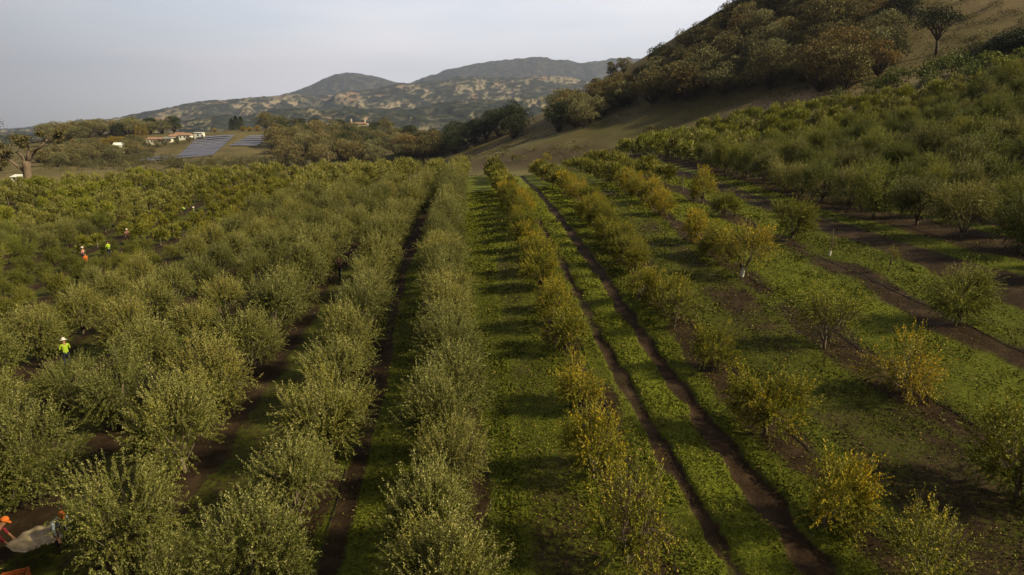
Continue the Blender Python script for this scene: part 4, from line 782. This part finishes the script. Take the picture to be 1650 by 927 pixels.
# ------------------------------------------------------------------ people
CL = {'mauve': (.20,.085,.11), 'jeans': (.03,.045,.10), 'navy': (.018,.022,.045), 'pinkish': (.50,.24,.20), 'tan': (.38,.20,.14), 'lime': (.32,.46,.03), 'orange': (.50,.12,.015), 'brown': (.06,.035,.025), 'paleblue': (.45,.52,.62), 'darkred': (.22,.02,.03), 'white': (.75,.66,.62), 'dark': (.015,.013,.013), 'skin': (.34,.17,.10), 'hair': (.02,.014,.01), 'boot': (.04,.025,.015)}
for k, c in CL.items(): M['c_'+k] = simple('cloth_'+k if k not in ('skin', 'hair') else k, c, .8, .12, 14)
def person(pos, pose, face, top, legs, hat, vest, label, scale=.94):
    lean = {'stand': .06, 'reach': .12, 'bend': .95}[pose]; hipz = .93 if pose != 'bend' else .84
    hy = 0 if pose != 'bend' else -.16
    hip = np.array([0, hy, hipz]); sp = lambda d: hip+np.array([0, math.sin(lean)*d, math.cos(lean)*d]); chest = sp(.34); neck = sp(.53)
    hl = lean*.6; head0 = neck+np.array([0, math.sin(hl)*.09+.01, math.cos(hl)*.09]); head1 = head0+np.array([0, math.sin(hl)*.15+.01, math.cos(hl)*.15])
    J = [hip, sp(.16), chest, neck, head0, head1]; Rr = [(.155,.115), (.135,.10), (.17,.115), (.06,.06), (.082,.095), (.075,.09)]; E = [(0,1),(1,2),(2,3),(3,4),(4,5)]; part = ['top','top','top','skin','skin','skin']
    hands = []
    for s in (-1, 1):
        sh = sp(.46)+np.array([s*.19, 0, 0])
        if pose == 'reach': el = sh+np.array([s*.03, .24, -.12]); wr = el+np.array([-s*.06, .23, .10+.04*s])
        elif pose == 'bend': el = sh+np.array([s*.05, .08, -.27]); wr = el+np.array([-s*.03, .13, -.2])
        else: el = sh+np.array([s*.07, .02, -.27]); wr = el+np.array([-s*.04, .2, -.06])
        k = len(J); J += [sh, el, wr]; Rr += [(.062,.06), (.047,.045), (.031,.028)]; E += [(2,k),(k,k+1),(k+1,k+2)]; part += ['top','top','skin']; hd = unit(wr-el); hc = wr+hd*.07; k2 = len(J); J.append(hc); Rr.append((.040,.022)); E.append((k+2,k2)); part.append('skin'); hands.append((hc, hd, s))
        hj = hip+np.array([s*.095, 0, -.06]); kn = np.array([s*.12, .05+(.03 if s > 0 else 0), .49]); an = np.array([s*.13, -.03+(.10*s), .09]); toe = an+np.array([s*.02, .17, -.05])
        k = len(J); J += [hj, kn, an, toe]; Rr += [(.095,.10), (.062,.065), (.045,.05), (.042,.032)]; E += [(0,k),(k,k+1),(k+1,k+2),(k+2,k+3)]; part += ['legs','legs','boot','boot']
    me = bpy.data.meshes.new('body'); me.from_pydata([tuple(j) for j in J], E, []); ob = bpy.data.objects.new('tmp', me); COL.objects.link(ob)
    sk = ob.modifiers.new('s', 'SKIN'); sk.use_smooth_shade = True; ob.modifiers.new('b', 'SUBSURF').levels = 1
    for i, v in enumerate(me.skin_vertices[0].data): v.radius = Rr[i]; v.use_root = (i == 0)
    dg = bpy.context.evaluated_depsgraph_get(); dg.update(); ev = ob.evaluated_get(dg); bm_ = bpy.data.meshes.new_from_object(ev); bpy.data.objects.remove(ob)
    V = np.array([v.co[:] for v in bm_.vertices]); F = [tuple(p_.vertices) for p_ in bm_.polygons]
    Ja = np.array(J); mats = [M['c_'+top], M['c_'+legs], M['c_skin'], M['c_boot'], M['c_hair']]; lut = {'top': 0, 'legs': 1, 'skin': 2, 'boot': 3}
    segs = [(a, b_) for a, b_ in E]; mi = []
    for f in F:
        c = V[list(f)].mean(0); best = 9; pm = 0
        for a, b_ in segs:
            d = Ja[b_]-Ja[a]; t_ = np.clip(np.dot(c-Ja[a], d)/np.dot(d, d), 0, 1); q = np.linalg.norm(c-Ja[a]-d*t_)-max(Rr[a][0], Rr[b_][0])*.6
            if q < best: best = q; pm = lut[part[a] if t_ < .5 else part[b_]]; 
        if pm == 1 and c[2] < .16: pm = 3
        if pm == 0 and c[2] < hipz-.05 and pose != 'bend': pm = 1
        mi.append(pm)
    b = MB()      # fingers, nose, ears
    for hc, hd, s in hands:
        up_ = np.array([0, 0, 1.]); sd = unit(np.cross(hd, up_)); dn = unit(np.cross(sd, hd))
        for i, (o_, l_) in enumerate(((-.030, .062), (-.010, .075), (.011, .071), (.030, .055))):
            a_ = hc+hd*.01+sd*o_; b.tube([a_, a_+hd*(.035+l_*.4), a_+hd*(.035+l_*.75)-dn*.015, a_+hd*(.03+l_*.95)-dn*.04], [.0095, .009, .008, .006], 6, 2)
        a_ = hc-hd*.03+sd*(-s*.03); b.tube([a_, a_+hd*.03-sd*s*.03, a_+hd*.065-sd*s*.038-dn*.01], [.011, .010, .007], 6, 2)
    hcen = (head0+head1)/2; fwd_ = unit(np.array([0, math.cos(hl), -math.sin(hl)])); upv = unit(head1-head0)
    b.tube([hcen+fwd_*.085+upv*.025, hcen+fwd_*.112-upv*.012, hcen+fwd_*.09-upv*.02], [.008, .014, .010], 6, 2)
    for s in (-1, 1): b.tube([hcen+np.array([s*.078, 0, .015]), hcen+np.array([s*.092, -.01, .0]), hcen+np.array([s*.078, 0, -.03])], [.012, .014, .008], 6, 2); b.tube([hcen+fwd_*.084+upv*.028+np.array([s*.03, 0, 0]), hcen+fwd_*.096+upv*.028+np.array([s*.03, 0, 0])], [.011, .006], 6, 4)
    b.tube([hcen+fwd_*.084-upv*.05+np.array([-.024, 0, 0]), hcen+fwd_*.092-upv*.052, hcen+fwd_*.084-upv*.05+np.array([.024, 0, 0])], .006, 5, 3)
    V2 = np.vstack(b.V); F += [tuple(i+len(V) for i in (q if q[2] != q[3] else q[:3])) for q in b.Q]; mi += b.M; V = np.vstack([V, V2])
    r_ = empty('person', tuple(pos), face); r_.scale = (scale,)*3
    me = bpy.data.meshes.new('body'); me.from_pydata(V.tolist(), [], F)
    for q in mats: me.materials.append(q)
    me.polygons.foreach_set('material_index', np.array(mi, np.int32)); me.polygons.foreach_set('use_smooth', np.full(len(F), True)); me.update(); link('body', me, r_)
    # hair or hat
    def dome(cen, rad, zlo, n=14, k=6):
        W_ = []; Fq = []
        for i in range(k+1):
            el = math.asin(zlo)+(math.pi/2-math.asin(zlo))*i/k
            for j in range(n): a_ = 2*math.pi*j/n; W_.append(cen+np.array([rad[0]*math.cos(el)*math.cos(a_), 0, 0])+unit(np.cross(upv, np.array([1., 0, 0])))*rad[1]*math.cos(el)*math.sin(a_)+upv*rad[2]*math.sin(el))
        for i in range(k):
            for j in range(n): Fq.append((i*n+j, i*n+(j+1) % n, (i+1)*n+(j+1) % n, (i+1)*n+j))
        return W_, Fq
    W_, Fq = dome(hcen+upv*.02-fwd_*.012, (.094, .108, .125), .12); hb = MB(); hb.add(W_, Fq); hb.build('hair', [M['c_hair']], r_, True)
    if hat:
        W_, Fq = dome(hcen+upv*.045-fwd_*.004, (.105, .12, .13), .05); hb = MB(); hb.add(W_, Fq)
        cb = hcen+upv*.055; brim = .17 if hat == 'white' else .0
        if brim:
            ax = unit(np.cross(upv, np.array([1., 0, 0]))); n = 18; ring = [cb+np.array([rr__*math.cos(2*math.pi*j/n), 0, 0])+ax*rr__*1.1*math.sin(2*math.pi*j/n)+upv*zz_ for rr__, zz_ in ((.10, 0), (brim, -.015), (brim, -.025), (.10, -.01)) for j in range(n)]
            hb.add(ring, [(a_*n+j, a_*n+(j+1) % n, ((a_+1) % 4)*n+(j+1) % n, ((a_+1) % 4)*n+j) for a_ in range(4) for j in range(n)])
        else:
            hb.add([cb+fwd_*.09+np.array([-.07, 0, 0]), cb+fwd_*.09+np.array([.07, 0, 0]), cb+fwd_*.19+np.array([.045, 0, 0])-upv*.02, cb+fwd_*.19+np.array([-.045, 0, 0])-upv*.02, cb+fwd_*.09+np.array([-.07, 0, 0])-upv*.012, cb+fwd_*.09+np.array([.07, 0, 0])-upv*.012, cb+fwd_*.19+np.array([.045, 0, 0])-upv*.03, cb+fwd_*.19+np.array([-.045, 0, 0])-upv*.03], [(0,1,2,3),(7,6,5,4),(0,3,7,4),(1,5,6,2),(3,2,6,7)])
        hb.build('hat', [M['c_'+hat]], r_, True)
    if vest:
        n = 16; W_ = []; lv = [(.10, .175, .135), (.22, .17, .13), (.34, .185, .14), (.44, .165, .12), (.50, .10, .085)]
        side_ = np.array([1., 0, 0]); fr_ = np.array([0, math.cos(lean), -math.sin(lean)])
        for dd_, rx_, ry_ in lv:
            for j in range(n): a_ = 2*math.pi*j/n; W_.append(sp(dd_)+side_*rx_*math.cos(a_)+fr_*ry_*math.sin(a_))
        hb = MB(); hb.add(W_, [(i*n+j, i*n+(j+1) % n, (i+1)*n+(j+1) % n, (i+1)*n+j) for i in range(len(lv)-1) for j in range(n)]); ve = hb.build('vest', [M['c_'+vest]], r_, True)
        sm = ve.modifiers.new('thick', 'SOLIDIFY'); sm.thickness = .012; sm.offset = 1
    return tag(r_, label, 'person')
for (px, py, kw, lab), p in zip(PEOPLE, PP): person((p[0], p[1], p[2]), label=lab, **kw)

# ------------------------------------------------------------------ harvest tarp, crates
M['tarp'] = simple('pale_canvas', (.36,.28,.17), .85, .12, 5); M['crate'] = simple('orange_plastic', (.50,.13,.03), .5, .1)
A, B, C_ = TARP; nx, ny = 40, 12; V = []
for i in range(nx+1):
    t_ = i/nx; q = A*(1-t_)**2+2*t_*(1-t_)*(B*1.0)+C_*t_**2; q2 = A*(1-t_-.01)**2+2*(t_+.01)*(1-t_-.01)*B+C_*(t_+.01)**2; d = unit((q2-q)*np.array([1, 1, 0])); pr = np.array([-d[1], d[0], 0])
    for j in range(ny+1):
        s_ = (j/ny-.5)*1.25; w_ = q+pr*s_; V.append((w_[0], w_[1], gz(w_[0], w_[1])+.38+.30*abs(s_)+.02*math.sin(i*.9+j*.4)+.03*math.sin(i*.31+j*1.3)))
b = MB(); b.add(V, [(i*(ny+1)+j, (i+1)*(ny+1)+j, (i+1)*(ny+1)+j+1, i*(ny+1)+j+1) for i in range(nx) for j in range(ny)]); o_ = b.build('harvest_tarp', [M['tarp']], None, True); o_.modifiers.new('t', 'SOLIDIFY').thickness = .01
tag(o_, 'pale beige harvest tarp slung in a curved trough between the olive trees', 'tarp')
def crate(u, v, rz, lab):
    p = at(u, v); r_ = empty('harvest_crate', tuple(p), rz); b = MB(); w, d, h = .6, .42, .32
    b.box((0, 0, .02), (w, d, .03)); b.build('bottom', [M['crate']], r_)
    for (cx, cy, sx, sy) in ((0, -d/2, w, .02), (0, d/2, w, .02), (-w/2, 0, .02, d-.03), (w/2, 0, .02, d-.03)):
        b = MB()
        for k in range(4): b.box((cx, cy, .06+k*.075), (sx, sy, .045))
        for e in (-1, 0, 1): b.box((cx+(e*(w/2-.03) if sx > .1 else 0), cy+(e*(d/2-.04) if sy > .1 else 0), h/2), (.03, .03, h))
        b.build('side', [M['crate']], r_)
    tag(r_, lab, 'crate', 'orange harvest crates')
crate(26, 944, .4, 'orange harvest crate just below the lower end of the tarp'); #crate(12, 922, 0, 'orange harvest crate beside the person at the left edge')
